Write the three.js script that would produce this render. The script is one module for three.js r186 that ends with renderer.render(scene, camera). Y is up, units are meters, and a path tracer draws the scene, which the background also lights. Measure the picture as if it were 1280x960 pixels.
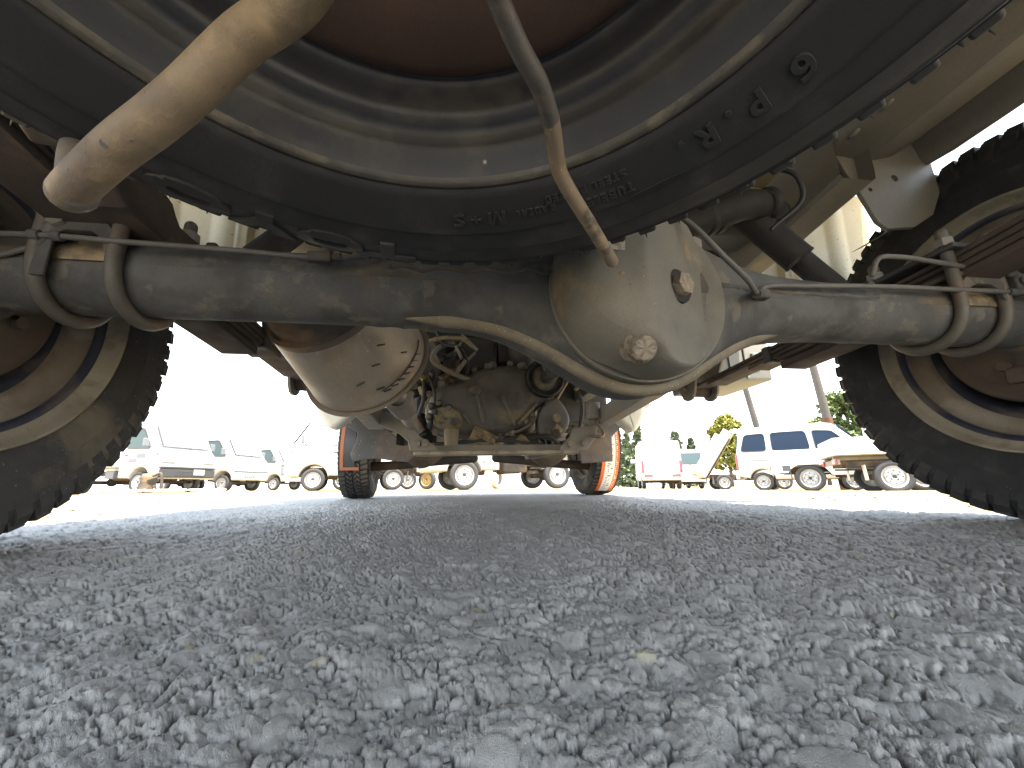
import * as THREE from 'three';
import { mergeGeometries, toCreasedNormals } from 'three/addons/utils/BufferGeometryUtils.js';
import { RoundedBoxGeometry } from 'three/addons/geometries/RoundedBoxGeometry.js';
import { TextGeometry } from 'three/addons/geometries/TextGeometry.js';
import { FontLoader } from 'three/addons/loaders/FontLoader.js';

// ---------------------------------------------------------------- camera, sky, sun, exposure
const scene = new THREE.Scene();
const renderer = new THREE.WebGLRenderer({ antialias: true });
renderer.setSize(1024, 768);
renderer.toneMapping = THREE.LinearToneMapping;
renderer.toneMappingExposure = 6;
renderer.shadowMap.enabled = true;
const camera = new THREE.PerspectiveCamera(86.08, 4 / 3, 0.01, 900);
{ // the lens lies 5.5 cm above the asphalt under the spare wheel, tipped up 14 degrees, turned 7.5 degrees to the right
  const pitch = 0.2424, yaw = 0.1313, roll = -0.0123;
  camera.position.set(-0.1428, 0.0551, 0);
  camera.rotation.order = 'YXZ';
  camera.rotation.set(pitch, -yaw, roll);
}
scene.add(camera);
const SUN = new THREE.Vector3(0.13, 1, 0.22).normalize();
{ // clear summer sky: pale at the horizon, blue overhead, a wide bright halo round the sun
  const W = 512, H = 256, d = new Float32Array(W * H * 4), v = new THREE.Vector3();
  for (let j = 0; j < H; j++) for (let i = 0; i < W; i++) {
    const el = (j + 0.5) / H * Math.PI - Math.PI / 2, az = (i + 0.5) / W * 2 * Math.PI - Math.PI;
    v.set(Math.cos(el) * Math.cos(az), Math.sin(el), Math.cos(el) * Math.sin(az));
    const s = Math.max(0, v.y), k = Math.pow(1 - s, 3.2), halo = Math.pow(Math.max(0, v.dot(SUN)), 24) * 0.5;
    const o = (j * W + i) * 4;
    d[o] = 0.36 + 0.58 * k + halo; d[o + 1] = 0.44 + 0.51 * k + halo; d[o + 2] = 0.55 + 0.4 * k + halo; d[o + 3] = 1;
    if (v.y < 0) { d[o] = 0.5; d[o + 1] = 0.48; d[o + 2] = 0.42; }
  }
  const t = new THREE.DataTexture(d, W, H, THREE.RGBAFormat, THREE.FloatType);
  t.mapping = THREE.EquirectangularReflectionMapping; t.magFilter = THREE.LinearFilter; t.needsUpdate = true;
  scene.background = t; scene.environment = t;
}
const sun = new THREE.DirectionalLight(0xfff1dc, 4.2);
sun.position.copy(SUN).multiplyScalar(60); sun.castShadow = true;
Object.assign(sun.shadow.camera, { left: -30, right: 30, top: 30, bottom: -30, near: 1, far: 150 });
sun.shadow.mapSize.set(4096, 4096);
scene.add(sun, sun.target);

// ---------------------------------------------------------------- helpers
const V3 = THREE.Vector3;
const P = (x, y, f) => new V3(x, y, -f);                 // f = metres ahead, the way the lens looks
let seed = 7;
const rnd = () => { seed = (seed * 1664525 + 1013904223) >>> 0; return seed / 4294967296; };
const rr = (a, b) => a + (b - a) * rnd();
const hash = (x, y, s) => { let h = (x * 374761393 + y * 668265263 + s * 974711) | 0; h = Math.imul(h ^ (h >>> 13), 1274126177); h ^= h >>> 16; return (h >>> 0) / 4294967296; };
const mix = (a, b, t) => a + (b - a) * t, clamp = (x, a = 0, b = 1) => Math.min(b, Math.max(a, x)), sstep = (a, b, x) => { const t = clamp((x - a) / (b - a)); return t * t * (3 - 2 * t); };
function vnoise(x, y, s, per) {
  const X = Math.floor(x), Y = Math.floor(y), u = x - X, w = y - Y, a = u * u * (3 - 2 * u), b = w * w * (3 - 2 * w);
  const m = per ? (k) => ((k % per) + per) % per : (k) => k;
  return mix(mix(hash(m(X), m(Y), s), hash(m(X + 1), m(Y), s), a), mix(hash(m(X), m(Y + 1), s), hash(m(X + 1), m(Y + 1), s), a), b);
}
function fbm(u, v, per, oct, s) { let a = 0.5, t = 0, n = 0; for (let o = 0; o < oct; o++) { t += a * vnoise(u * per, v * per, s + o * 17, per); n += a; a *= 0.55; per *= 2; } return t / n; }
const lin2s = (c) => c <= 0.0031308 ? c * 12.92 : 1.055 * Math.pow(c, 1 / 2.4) - 0.055;
function dataTex(size, fn, srgb) {
  const d = new Uint8Array(size * size * 4);
  for (let j = 0; j < size; j++) for (let i = 0; i < size; i++) {
    const c = fn((i + 0.5) / size, (j + 0.5) / size), o = (j * size + i) * 4;
    for (let k = 0; k < 3; k++) d[o + k] = 255 * clamp(srgb ? lin2s(Math.max(0, c[k])) : c[k]);
    d[o + 3] = 255;
  }
  const t = new THREE.DataTexture(d, size, size); t.wrapS = t.wrapT = THREE.RepeatWrapping; t.magFilter = THREE.LinearFilter; t.minFilter = THREE.LinearMipmapLinearFilter; t.generateMipmaps = true;
  if (srgb) t.colorSpace = THREE.SRGBColorSpace;
  t.needsUpdate = true; return t;
}
// a worn surface: base colour with mottling, patches of other matter with ragged outlines, specks; tile = metres one repeat covers
let texSeed = 100;
const roughTex = dataTex(256, (u, v) => { const h = 0.6 + 0.4 * fbm(u, v, 8, 5, 905); return [1, h, 1]; }); roughTex.repeat.set(5, 5);
function worn({ base, patches = [], mottle = 0.3, specks = 0, speckCol = [0.5, 0.45, 0.38], tile = 0.3, rough = 0.7, roughVar = 0.2, metal = 0, bump = 0.0006, size = 384, grain = 0.2, ...rest }) {
  const s = (texSeed += 53), f = new Float32Array(size * size);
  const pv = patches.map((p, k) => ({ per: 4, edge: 0.13, ...p, s: s + 200 + k * 31 }));
  const map = dataTex(size, (u, v) => {
    const m = fbm(u, v, 5, 5, s), g = hash((u * size) | 0, (v * size) | 0, s + 3);
    const k = 1 + mottle * (m - 0.5) * 2 + grain * (g - 0.5);
    const c = base.map((b) => b * k);
    let h = m * 0.4 + g * 0.12;
    for (const p of pv) {
      const n = fbm(u, v, p.per, 6, p.s) + 0.06 * (g - 0.5), w = sstep(p.at - p.edge, p.at + p.edge, n) * (p.max ?? 0.9);
      for (let q = 0; q < 3; q++) c[q] = mix(c[q], p.col[q] * (0.75 + 0.5 * fbm(u, v, 24, 3, p.s + 9)), w);
      h += w * (p.rise ?? 0.25);
    }
    if (specks && hash((u * size / 2) | 0, (v * size / 2) | 0, s + 77) < specks) { for (let q = 0; q < 3; q++) c[q] = mix(c[q], speckCol[q], 0.7); h += 0.3; }
    f[((v * size) | 0) * size + ((u * size) | 0)] = h;
    return c;
  }, true);
  map.repeat.set(1 / tile, 1 / tile);
  const m = new THREE.MeshPhysicalMaterial({ map, roughnessMap: roughTex, roughness: rough / 0.8, metalness: metal, ...rest });
  if (bump) { m.bumpMap = dataTex(size, (u, v) => { const h = clamp(f[((v * size) | 0) * size + ((u * size) | 0)]); return [h, h, h]; }); m.bumpMap.repeat.set(1 / tile, 1 / tile); m.bumpScale = bump; }
  return m;
}
const plain = (rgb, rough = 0.6, metal = 0, extra = {}) => new THREE.MeshPhysicalMaterial({ color: new THREE.Color().setRGB(...rgb), roughness: rough, metalness: metal, ...extra });

function fin(g) {                                        // plain soup with box-projected uv in metres
  const keep = g.userData.keepUV; if (g.index) g = g.toNonIndexed();
  for (const k of Object.keys(g.attributes)) if (!['position', 'normal', 'uv'].includes(k)) g.deleteAttribute(k);
  if (!g.attributes.normal) g.computeVertexNormals();
  if (keep) { g.userData = {}; return g; }
  const p = g.attributes.position, n = p.count, uv = new Float32Array(n * 2), a = new V3(), b = new V3(), c = new V3();
  for (let i = 0; i < n; i += 3) {
    a.fromBufferAttribute(p, i); b.fromBufferAttribute(p, i + 1); c.fromBufferAttribute(p, i + 2);
    const nx = Math.abs((b.y - a.y) * (c.z - a.z) - (b.z - a.z) * (c.y - a.y)), ny = Math.abs((b.z - a.z) * (c.x - a.x) - (b.x - a.x) * (c.z - a.z)), nz = Math.abs((b.x - a.x) * (c.y - a.y) - (b.y - a.y) * (c.x - a.x));
    [a, b, c].forEach((q, k) => { const o = (i + k) * 2; if (nx >= ny && nx >= nz) { uv[o] = q.z; uv[o + 1] = q.y; } else if (ny >= nz) { uv[o] = q.x; uv[o + 1] = q.z; } else { uv[o] = q.x; uv[o + 1] = q.y; } });
  }
  g.setAttribute('uv', new THREE.BufferAttribute(uv, 2)); g.morphAttributes = {}; g.clearGroups(); return g;
}
const merge = (list) => { list = list.flat().map(fin); return list.length === 1 ? list[0] : mergeGeometries(list); };
function part(name, geos, mat, parent, extra) {
  const m = new THREE.Mesh(merge([geos].flat()), mat); m.name = name; m.castShadow = m.receiveShadow = true;
  if (extra) Object.assign(m.userData, extra);
  (parent || scene).add(m); return m;
}
const used = {};
const numbered = (n) => { const k = used[n] = (used[n] ?? -1) + 1; return k ? n + '_' + String(k).padStart(3, '0') : n; };
function tag(o, label, category, group) { o.userData.label = label; o.userData.category = category; if (group) o.userData.group = group; return o; }
function thing(name, label, category, pos = [0, 0, 0], turn = 0, group) {
  const o = new THREE.Group(); o.name = numbered(name); o.position.set(...pos); o.rotation.y = turn; scene.add(o); return tag(o, label, category, group);
}
function sub(name, parent) { const o = new THREE.Group(); o.name = name; parent.add(o); return o; }
const metreUV = (g, U, W) => { const t = g.attributes.uv; for (let i = 0; i < t.count; i++) t.setXY(i, t.getX(i) * U + 0.37, t.getY(i) * W + 0.11); g.userData.keepUV = true; return g; };
class Curve extends THREE.Curve { constructor(f) { super(); this.f = f; } getPoint(t, o = new V3()) { return o.copy(this.f(t)); } }
function tube(pts, r, { seg = 12 * pts.length, rad = 14, tension = 0.5, caps = true, closed = false, rf } = {}) {
  const c = new THREE.CatmullRomCurve3(pts, closed, 'centripetal', tension), g = new THREE.TubeGeometry(c, seg, r, rad, closed);
  if (rf) { const p = g.attributes.position, q = new V3(), o = new V3(); for (let i = 0; i <= seg; i++) { c.getPointAt(i / seg, o); for (let j = 0; j <= rad; j++) { const k = i * (rad + 1) + j; q.fromBufferAttribute(p, k).sub(o).multiplyScalar(rf(i / seg, j / rad)).add(o); p.setXYZ(k, q.x, q.y, q.z); } } g.computeVertexNormals(); }
  metreUV(g, c.getLength(), 2 * Math.PI * r); const out = [g];
  if (caps && !closed) for (const e of [0, 1]) { const s = new THREE.SphereGeometry(r * (rf ? rf(e, 0) : 1), rad, 8); s.scale(1, 1, 1); const o = c.getPoint(e); s.translate(o.x, o.y, o.z); out.push(s); }
  return out;
}
const line = (a, b, r, rad = 14) => { const d = b.clone().sub(a), g = new THREE.CylinderGeometry(r, r, d.length(), rad); g.applyQuaternion(new THREE.Quaternion().setFromUnitVectors(new V3(0, 1, 0), d.clone().normalize())); g.translate(...a.clone().add(b).multiplyScalar(0.5)); return g; };
function lathe(profile, at, dir, seg = 64) {             // profile [[radius, along], ...] turned about dir through at
  const g = new THREE.LatheGeometry(profile.map(([r, a]) => new THREE.Vector2(Math.max(r, 1e-5), a)), seg); let len = 0; for (let i = 1; i < profile.length; i++) len += Math.hypot(profile[i][0] - profile[i - 1][0], profile[i][1] - profile[i - 1][1]);
  metreUV(g, 2 * Math.PI * Math.max(...profile.map((p) => p[0])) * 0.8, len);
  g.applyQuaternion(new THREE.Quaternion().setFromUnitVectors(new V3(0, 1, 0), dir.clone().normalize())); g.translate(at.x, at.y, at.z); return g;
}
function box(w, h, d, at, rot = [0, 0, 0], r = 0.004) { const m = Math.min(w, h, d); r = Math.min(r, m * 0.3); const g = new RoundedBoxGeometry(w, h, d, 2, r); g.applyMatrix4(new THREE.Matrix4().makeRotationFromEuler(new THREE.Euler(...rot))); g.translate(at.x, at.y, at.z); return g; }
function beam(a, b, w, h, r = 0.004, up = new V3(0, 1, 0)) {     // rounded bar from a to b, w across, h along up
  const d = b.clone().sub(a), L = d.length(), g = new RoundedBoxGeometry(w, h, L, 2, Math.min(r, w * 0.3, h * 0.3));
  const z = d.normalize(), x = new V3().crossVectors(up, z).normalize(), y = new V3().crossVectors(z, x);
  g.applyMatrix4(new THREE.Matrix4().makeBasis(x, y, z)); g.translate(...a.clone().add(b).multiplyScalar(0.5)); return g;
}
function plate(pts, t, bevel = 0.002, holes = []) {      // [[x, y], ...] in the x-y plane, thickness t towards +z
  const s = new THREE.Shape(pts.map((p) => new THREE.Vector2(...p)));
  for (const [x, y, r] of holes) { const h = new THREE.Path(); h.absarc(x, y, r, 0, Math.PI * 2, true); s.holes.push(h); }
  return new THREE.ExtrudeGeometry(s, { depth: t, bevelEnabled: bevel > 0, bevelThickness: bevel, bevelSize: bevel, bevelOffset: -bevel, bevelSegments: 3, curveSegments: 16 });
}
const smooth = (pts, n = 6) => new THREE.CatmullRomCurve3(pts.map(([x, y]) => new V3(x, y, 0)), true, 'centripetal').getPoints(pts.length * n).slice(0, -1).map((p) => [p.x, p.y]);
const plateAt = (pts, f, t, bevel, holes) => plate(pts, t, bevel, holes).translate(0, 0, -f);       // upright, square to the lens's heading, front face at f
const hexBolt = (at, dir, r, h, washer = 0) => { const q = new THREE.Quaternion().setFromUnitVectors(new V3(0, 1, 0), dir.clone().normalize()); const out = [new THREE.CylinderGeometry(r * 0.93, r, h, 6).translate(0, h / 2, 0)]; if (washer) out.push(new THREE.CylinderGeometry(washer, washer, h * 0.25, 24).translate(0, h * 0.125, 0)); return out.map((g) => toCreasedNormals(g.applyQuaternion(q).translate(at.x, at.y, at.z), 0.5)); };
function grid(nu, nv, fn, uvs = false) {
  const p = [], ix = [], uv = [];
  for (let j = 0; j <= nv; j++) for (let i = 0; i <= nu; i++) { const q = fn(i / nu, j / nv); p.push(q.x, q.y, q.z); uv.push(i / nu, j / nv); }
  for (let j = 0; j < nv; j++) for (let i = 0; i < nu; i++) { const a = j * (nu + 1) + i, b = a + nu + 1; ix.push(a, a + 1, b, a + 1, b + 1, b); }
  const g = new THREE.BufferGeometry(); g.setAttribute('position', new THREE.Float32BufferAttribute(p, 3)); g.setAttribute('uv', new THREE.Float32BufferAttribute(uv, 2)); g.setIndex(ix); g.computeVertexNormals(); if (Array.isArray(uvs)) metreUV(g, ...uvs); else if (uvs) g.userData.keepUV = true; return g;
}

// ---------------------------------------------------------------- materials
const M = {
  windscreen: plain([0.16, 0.2, 0.2], 0.04, 0, { clearcoat: 1, clearcoatRoughness: 0.03 }),
  lipDark: worn({ base: [0.06, 0.053, 0.041], mottle: 0.4, patches: [{ col: [0.03, 0.028, 0.026], at: 0.5, per: 10, max: 0.8 }, { col: [0.11, 0.092, 0.064], at: 0.68, per: 16 }], tile: 0.2, rough: 0.5, bump: 0.0004, size: 256 }),
  bolt: worn({ base: [0.1, 0.088, 0.07], mottle: 0.4, patches: [{ col: [0.14, 0.09, 0.06], at: 0.64, per: 4, max: 0.7 }], tile: 0.12, rough: 0.6, bump: 0.0005, size: 192 }),
  navy: worn({ base: [0.03, 0.033, 0.05], mottle: 0.3, patches: [{ col: [0.14, 0.115, 0.085], at: 0.6, per: 5, max: 0.6 }], tile: 0.25, rough: 0.35, bump: 0.0003 }),
  axle: worn({ base: [0.094, 0.091, 0.085], mottle: 0.4, patches: [{ col: [0.15, 0.112, 0.066], at: 0.6, edge: 0.1, max: 0.6 }, { col: [0.045, 0.042, 0.038], at: 0.62, per: 7, max: 0.7 }, { col: [0.17, 0.15, 0.115], at: 0.66, per: 14, edge: 0.06, max: 0.6 }], specks: 0.0006, speckCol: [0.08, 0.07, 0.06], tile: 0.34, rough: 0.85, bump: 0.0009 }),
  cover: worn({ base: [0.172, 0.157, 0.124], mottle: 0.22, patches: [{ col: [0.14, 0.132, 0.115], at: 0.62, per: 3, max: 0.6 }, { col: [0.32, 0.23, 0.12], at: 0.73, per: 6 }], specks: 0.0012, speckCol: [0.1, 0.08, 0.06], tile: 0.3, rough: 0.85, bump: 0.001 }),
  mud: worn({ base: [0.27, 0.2, 0.11], mottle: 0.5, patches: [{ col: [0.14, 0.11, 0.08], at: 0.58, per: 9 }], tile: 0.12, rough: 0.95, bump: 0.0025 }),
  rustTube: worn({ base: [0.155, 0.112, 0.066], mottle: 0.4, patches: [{ col: [0.07, 0.052, 0.04], at: 0.55, per: 5, max: 0.8 }, { col: [0.22, 0.155, 0.085], at: 0.62, per: 9 }], specks: 0.002, speckCol: [0.09, 0.06, 0.045], tile: 0.16, rough: 0.72, bump: 0.0007 }),
  rodRust: worn({ base: [0.16, 0.118, 0.075], mottle: 0.4, patches: [{ col: [0.24, 0.175, 0.1], at: 0.55, per: 8 }, { col: [0.06, 0.048, 0.038], at: 0.66, per: 12 }], specks: 0.0015, tile: 0.1, rough: 0.75, bump: 0.0005 }),
  leaf: worn({ base: [0.075, 0.054, 0.042], mottle: 0.4, patches: [{ col: [0.13, 0.088, 0.058], at: 0.6, per: 6 }], tile: 0.3, rough: 0.85, bump: 0.0012 }),
  dark: worn({ base: [0.045, 0.042, 0.04], mottle: 0.35, patches: [{ col: [0.12, 0.1, 0.075], at: 0.66, per: 5 }], tile: 0.4, rough: 0.7, bump: 0.0007 }),
  black: worn({ base: [0.026, 0.023, 0.02], mottle: 0.3, patches: [{ col: [0.08, 0.072, 0.06], at: 0.7, per: 6, max: 0.7 }], tile: 0.25, rough: 0.7, bump: 0.0003, specularIntensity: 0.5 }),
  rail: worn({ base: [0.155, 0.141, 0.112], mottle: 0.16, patches: [{ col: [0.2, 0.165, 0.12], at: 0.68, per: 4, max: 0.6 }], specks: 0.002, speckCol: [0.15, 0.1, 0.06], tile: 0.5, rough: 0.55, bump: 0.0005 }),
  cream: worn({ base: [0.55, 0.475, 0.29], mottle: 0.13, patches: [{ col: [0.5, 0.38, 0.2], at: 0.7, per: 4, max: 0.5 }], specks: 0.002, speckCol: [0.16, 0.09, 0.05], tile: 0.5, rough: 0.5, bump: 0.0005 }),
  muffler: worn({ base: [0.29, 0.252, 0.2], mottle: 0.2, patches: [{ col: [0.38, 0.3, 0.22], at: 0.6, per: 3, max: 0.6 }, { col: [0.22, 0.13, 0.07], at: 0.68, per: 5, max: 0.7 }], specks: 0.004, tile: 0.4, rough: 0.5, metal: 0.1, bump: 0.0004 }),
  alloy: worn({ base: [0.135, 0.125, 0.107], mottle: 0.35, patches: [{ col: [0.08, 0.075, 0.07], at: 0.62, per: 4, max: 0.8 }, { col: [0.27, 0.21, 0.12], at: 0.7, per: 5 }], tile: 0.35, rough: 0.6, bump: 0.001 }),
  alloyDirt: worn({ base: [0.27, 0.215, 0.125], mottle: 0.4, patches: [{ col: [0.12, 0.1, 0.08], at: 0.6, per: 7 }], tile: 0.1, rough: 0.85, bump: 0.0012 }),
  member: worn({ base: [0.22, 0.2, 0.165], mottle: 0.25, patches: [{ col: [0.3, 0.21, 0.12], at: 0.66, per: 5 }], specks: 0.004, tile: 0.3, rough: 0.65, bump: 0.0006 }),
  tyre: worn({ base: [0.016, 0.016, 0.0165], mottle: 0.25, patches: [{ col: [0.062, 0.057, 0.05], at: 0.62, per: 4, max: 0.6 }], specks: 0.0008, speckCol: [0.13, 0.12, 0.11], tile: 0.22, rough: 0.72, bump: 0.0004 }),
  tyreDusty: worn({ base: [0.04, 0.038, 0.035], mottle: 0.3, patches: [{ col: [0.15, 0.125, 0.085], at: 0.63, per: 4, max: 0.7 }], specks: 0.002, speckCol: [0.2, 0.19, 0.17], tile: 0.26, rough: 0.82, bump: 0.0005 }),
  tyreBack: plain([0.045, 0.046, 0.05], 0.8),
  rimDark: worn({ base: [0.014, 0.0145, 0.018], mottle: 0.3, patches: [{ col: [0.04, 0.036, 0.03], at: 0.56, per: 14, max: 0.6 }], specks: 0.0003, tile: 0.3, rough: 0.4, bump: 0.0003, specularIntensity: 0.8 }),
  rimRust: worn({ base: [0.05, 0.027, 0.018], mottle: 0.4, patches: [{ col: [0.045, 0.04, 0.04], at: 0.6, per: 4 }], tile: 0.25, rough: 0.75, bump: 0.0007 }),
  rimLip: worn({ base: [0.25, 0.218, 0.16], mottle: 0.35, patches: [{ col: [0.15, 0.12, 0.08], at: 0.58, per: 12, max: 0.6 }], specks: 0.002, speckCol: [0.07, 0.05, 0.03], tile: 0.2, rough: 0.55, bump: 0.0005 }),
  rimTan: worn({ base: [0.22, 0.19, 0.145], mottle: 0.4, patches: [{ col: [0.13, 0.095, 0.065], at: 0.55, per: 7, max: 0.7 }], specks: 0.003, speckCol: [0.07, 0.045, 0.03], tile: 0.3, rough: 0.6, bump: 0.0005 }),
  drum: worn({ base: [0.085, 0.062, 0.043], mottle: 0.4, patches: [{ col: [0.06, 0.05, 0.042], at: 0.6, per: 5 }], tile: 0.22, rough: 0.85, bump: 0.0012 }),
  flap: worn({ base: [0.065, 0.066, 0.068], mottle: 0.25, patches: [{ col: [0.2, 0.12, 0.06], at: 0.56, per: 2, max: 0.75 }], specks: 0.003, tile: 0.45, rough: 0.6, bump: 0.0004 }),
  rubber: plain([0.02, 0.02, 0.021], 0.5),
  steel: worn({ base: [0.24, 0.215, 0.18], mottle: 0.3, patches: [{ col: [0.3, 0.2, 0.11], at: 0.62, per: 6 }], tile: 0.06, rough: 0.55, metal: 0.35, bump: 0.0005 }),
  sill: worn({ base: [0.6, 0.58, 0.5], mottle: 0.12, patches: [{ col: [0.4, 0.33, 0.22], at: 0.66, per: 3, max: 0.6 }], tile: 0.5, rough: 0.45, bump: 0.0004 }),
  white: worn({ base: [0.62, 0.63, 0.63], mottle: 0.06, patches: [{ col: [0.45, 0.4, 0.32], at: 0.74, per: 4, max: 0.4 }], tile: 1.6, rough: 0.35, bump: 0, size: 192, clearcoat: 0.4 }),
  glass: plain([0.07, 0.105, 0.112], 0.25, 0, { specularIntensity: 0.35 }),
  glassNavy: plain([0.018, 0.034, 0.065], 0.25, 0, { specularIntensity: 0.3 }),
  trim: plain([0.05, 0.052, 0.056], 0.6),
  greyPlastic: plain([0.16, 0.17, 0.19], 0.55),
  seam: plain([0.09, 0.1, 0.11], 0.8),
  lampRed: plain([0.5, 0.02, 0.025], 0.2, 0, { clearcoat: 1 }),
  lampOrange: plain([0.7, 0.2, 0.03], 0.2, 0, { clearcoat: 1 }),
  lampClear: plain([0.5, 0.52, 0.53], 0.12, 0.3, { clearcoat: 1 }),
  wheelSilver: worn({ base: [0.42, 0.44, 0.47], mottle: 0.15, patches: [{ col: [0.25, 0.2, 0.14], at: 0.68, per: 4 }], tile: 0.5, rough: 0.45, metal: 0.3, bump: 0, size: 128 }),
  wheelBrass: plain([0.35, 0.24, 0.09], 0.5, 0.3),
  under: worn({ base: [0.06, 0.052, 0.045], mottle: 0.4, patches: [{ col: [0.18, 0.12, 0.07], at: 0.62, per: 4 }], tile: 0.8, rough: 0.8, bump: 0, size: 192 }),
  plateWhite: plain([0.55, 0.55, 0.5], 0.5),
  wood: worn({ base: [0.36, 0.25, 0.12], mottle: 0.35, tile: 0.5, rough: 0.8, bump: 0.001, size: 192 }),
};
const font = await new FontLoader().loadAsync('fonts/droid/droid_sans_bold.typeface.json');

// ---------------------------------------------------------------- ground
const groundY = (x, f) => -0.018 * Math.max(0, x - 0.9) * sstep(1.5, 6, f) * (x > 14 ? 14 / x : 1);
{ // sunlit sandy gravel yard, one sheet to the horizon, falling slightly to the right
  const tile = 1.7;
  const map = dataTex(1024, (u, v) => {
    const n = fbm(u, v, 7, 5, 31), g = hash((u * 1024) | 0, (v * 1024) | 0, 5), pb = vnoise(u * 180, v * 180, 71, 180), pc = vnoise(u * 90, v * 90, 72, 90);
    let k = 0.86 + 0.3 * (n - 0.5) + 0.12 * (g - 0.5), c = [0.29 * k, 0.228 * k, 0.112 * k];
    if (pb > 0.84) c = [0.2, 0.18, 0.15]; else if (pc > 0.88) c = [0.4, 0.35, 0.25];
    return c;
  }, true);
  const bump = dataTex(1024, (u, v) => { const h = 0.35 * fbm(u, v, 60, 4, 90) + 0.6 * Math.pow(vnoise(u * 180, v * 180, 71, 180), 3); return [h, h, h]; });
  const mat = new THREE.MeshStandardMaterial({ map, bumpMap: bump, bumpScale: 0.012, roughness: 0.95 });
  const xs = [], fs = [];
  for (let x = -6; x <= 6.001; x += 0.08) xs.push(x);
  for (let k = 0, x = 6; x < 420; k++) { x *= 1.16; xs.push(x); xs.unshift(-x); }
  for (let f = -4; f <= 8.001; f += 0.08) fs.push(f);
  for (let f = 8; f < 420;) { f *= 1.14; fs.push(f); }
  for (let f = 4; f < 420;) { f *= 1.3; fs.unshift(-f); }
  const p = [], uv = [], ix = [], nx = xs.length;
  for (const f of fs) for (const x of xs) {
    const near = Math.abs(x) < 7 && f > -5 && f < 9, y = near ? 0.012 * (fbm(x * 0.05 + 3, f * 0.05 + 3, 40, 4, 8) - 0.5) + 0.006 * (vnoise(x * 9, f * 9, 4) - 0.5) : 0;
    p.push(x, -0.014 + groundY(x, f) + y, -f); uv.push(x / tile + 0.13 * Math.sin(f * 0.7), f / tile + 0.11 * Math.sin(x * 0.9));
  }
  for (let j = 0; j < fs.length - 1; j++) for (let i = 0; i < nx - 1; i++) { const a = j * nx + i, b = a + nx; ix.push(a, a + 1, b, a + 1, b + 1, b); }
  const g = new THREE.BufferGeometry(); g.setAttribute('position', new THREE.Float32BufferAttribute(p, 3)); g.setAttribute('uv', new THREE.Float32BufferAttribute(uv, 2)); g.setIndex(ix); g.computeVertexNormals();
  const m = new THREE.Mesh(g, mat); m.name = 'ground'; m.receiveShadow = true; m.userData = { kind: 'structure', label: 'pale sunlit sandy gravel of the yard beyond the asphalt', category: 'ground' }; scene.add(m);
}
// asphalt: real relief, rounded aggregate of several sizes pressed in a binder
const stoneTone = [1, 0];
function asphaltHeight(x, f) { // compact bound aggregate: rounded stones of three sizes side by side, small lumps of binder over them
  const wx = x + 0.0018 * (vnoise(x * 260, f * 260, 61) - 0.5) + 0.005 * (vnoise(x * 80, f * 80, 62) - 0.5), wf = f + 0.0018 * (vnoise(x * 260, f * 260, 63) - 0.5) + 0.005 * (vnoise(x * 80, f * 80, 64) - 0.5);
  const base = 0.0045 * (vnoise(x * 18, f * 18, 65) - 0.5) + 0.0042 * (vnoise(x * 62, f * 62, 66) - 0.5) + 0.002 * (vnoise(x * 120, f * 120, 69) - 0.5);
  let h = 0, add = 0, tone = 0.92, warm = 0, bare = 0;
  for (let L = 0; L < 5; L++) {
    const cell = [0.0125, 0.0052, 0.0031, 0.0019, 0.001][L], prob = [0.34, 0.72, 0.93, 0.8, 0.85][L], r0 = [0.0034, 0.0017, 0.00105, 0.00065, 0.00035][L], r1 = [0.0062, 0.003, 0.0018, 0.0012, 0.00065][L], lift = [0.0026, 0.00195, 0.00155, 0.00045, 0.0002][L];
    const cx = Math.floor(wx / cell), cf = Math.floor(wf / cell); let top = 0;
    for (let j = -1; j <= 1; j++) for (let i = -1; i <= 1; i++) {
      const a = cx + i, b = cf + j, s = 500 + L * 40;
      if (hash(a, b, s) > prob) continue;
      const sx = (a + 0.1 + 0.8 * hash(a, b, s + 1)) * cell - wx, sf = (b + 0.1 + 0.8 * hash(a, b, s + 2)) * cell - wf;
      const r = mix(r0, r1, hash(a, b, s + 3)), th = hash(a, b, s + 4) * 3.14159, e = 1 + 0.5 * hash(a, b, s + 5), c = Math.cos(th), n = Math.sin(th);
      const u = (sx * c + sf * n) / (r * e), w = (-sx * n + sf * c) / r, q = u * u + w * w;
      if (q >= 1) continue;
      const z = lift * (0.55 + 0.45 * hash(a, b, s + 6)) * Math.pow(1 - q * q, 0.8) * (1 + 0.3 * (hash(a, b, s + 7) - 0.5) * u);
      if (z > top) { top = z; if (L < 3 && z > h) { h = z; tone = 0.93 + 0.14 * hash(a, b, s + 8); warm = L < 2 && hash(a, b, s + 10) > 0.995 ? 1 : 0; bare = L < 2 && hash(a, b, s + 11) > 0.65 ? clamp((1 - q) * 2) : 0; } }
    }
    if (L > 2) add += top * (1 - 0.8 * bare);
  }
  stoneTone[0] = tone; stoneTone[1] = warm;
  return base + (h > 0 ? h : -0.0012) + add - 0.003 + 0.0003 * (vnoise(x * 900, f * 900, 67) - 0.5);
}
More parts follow.
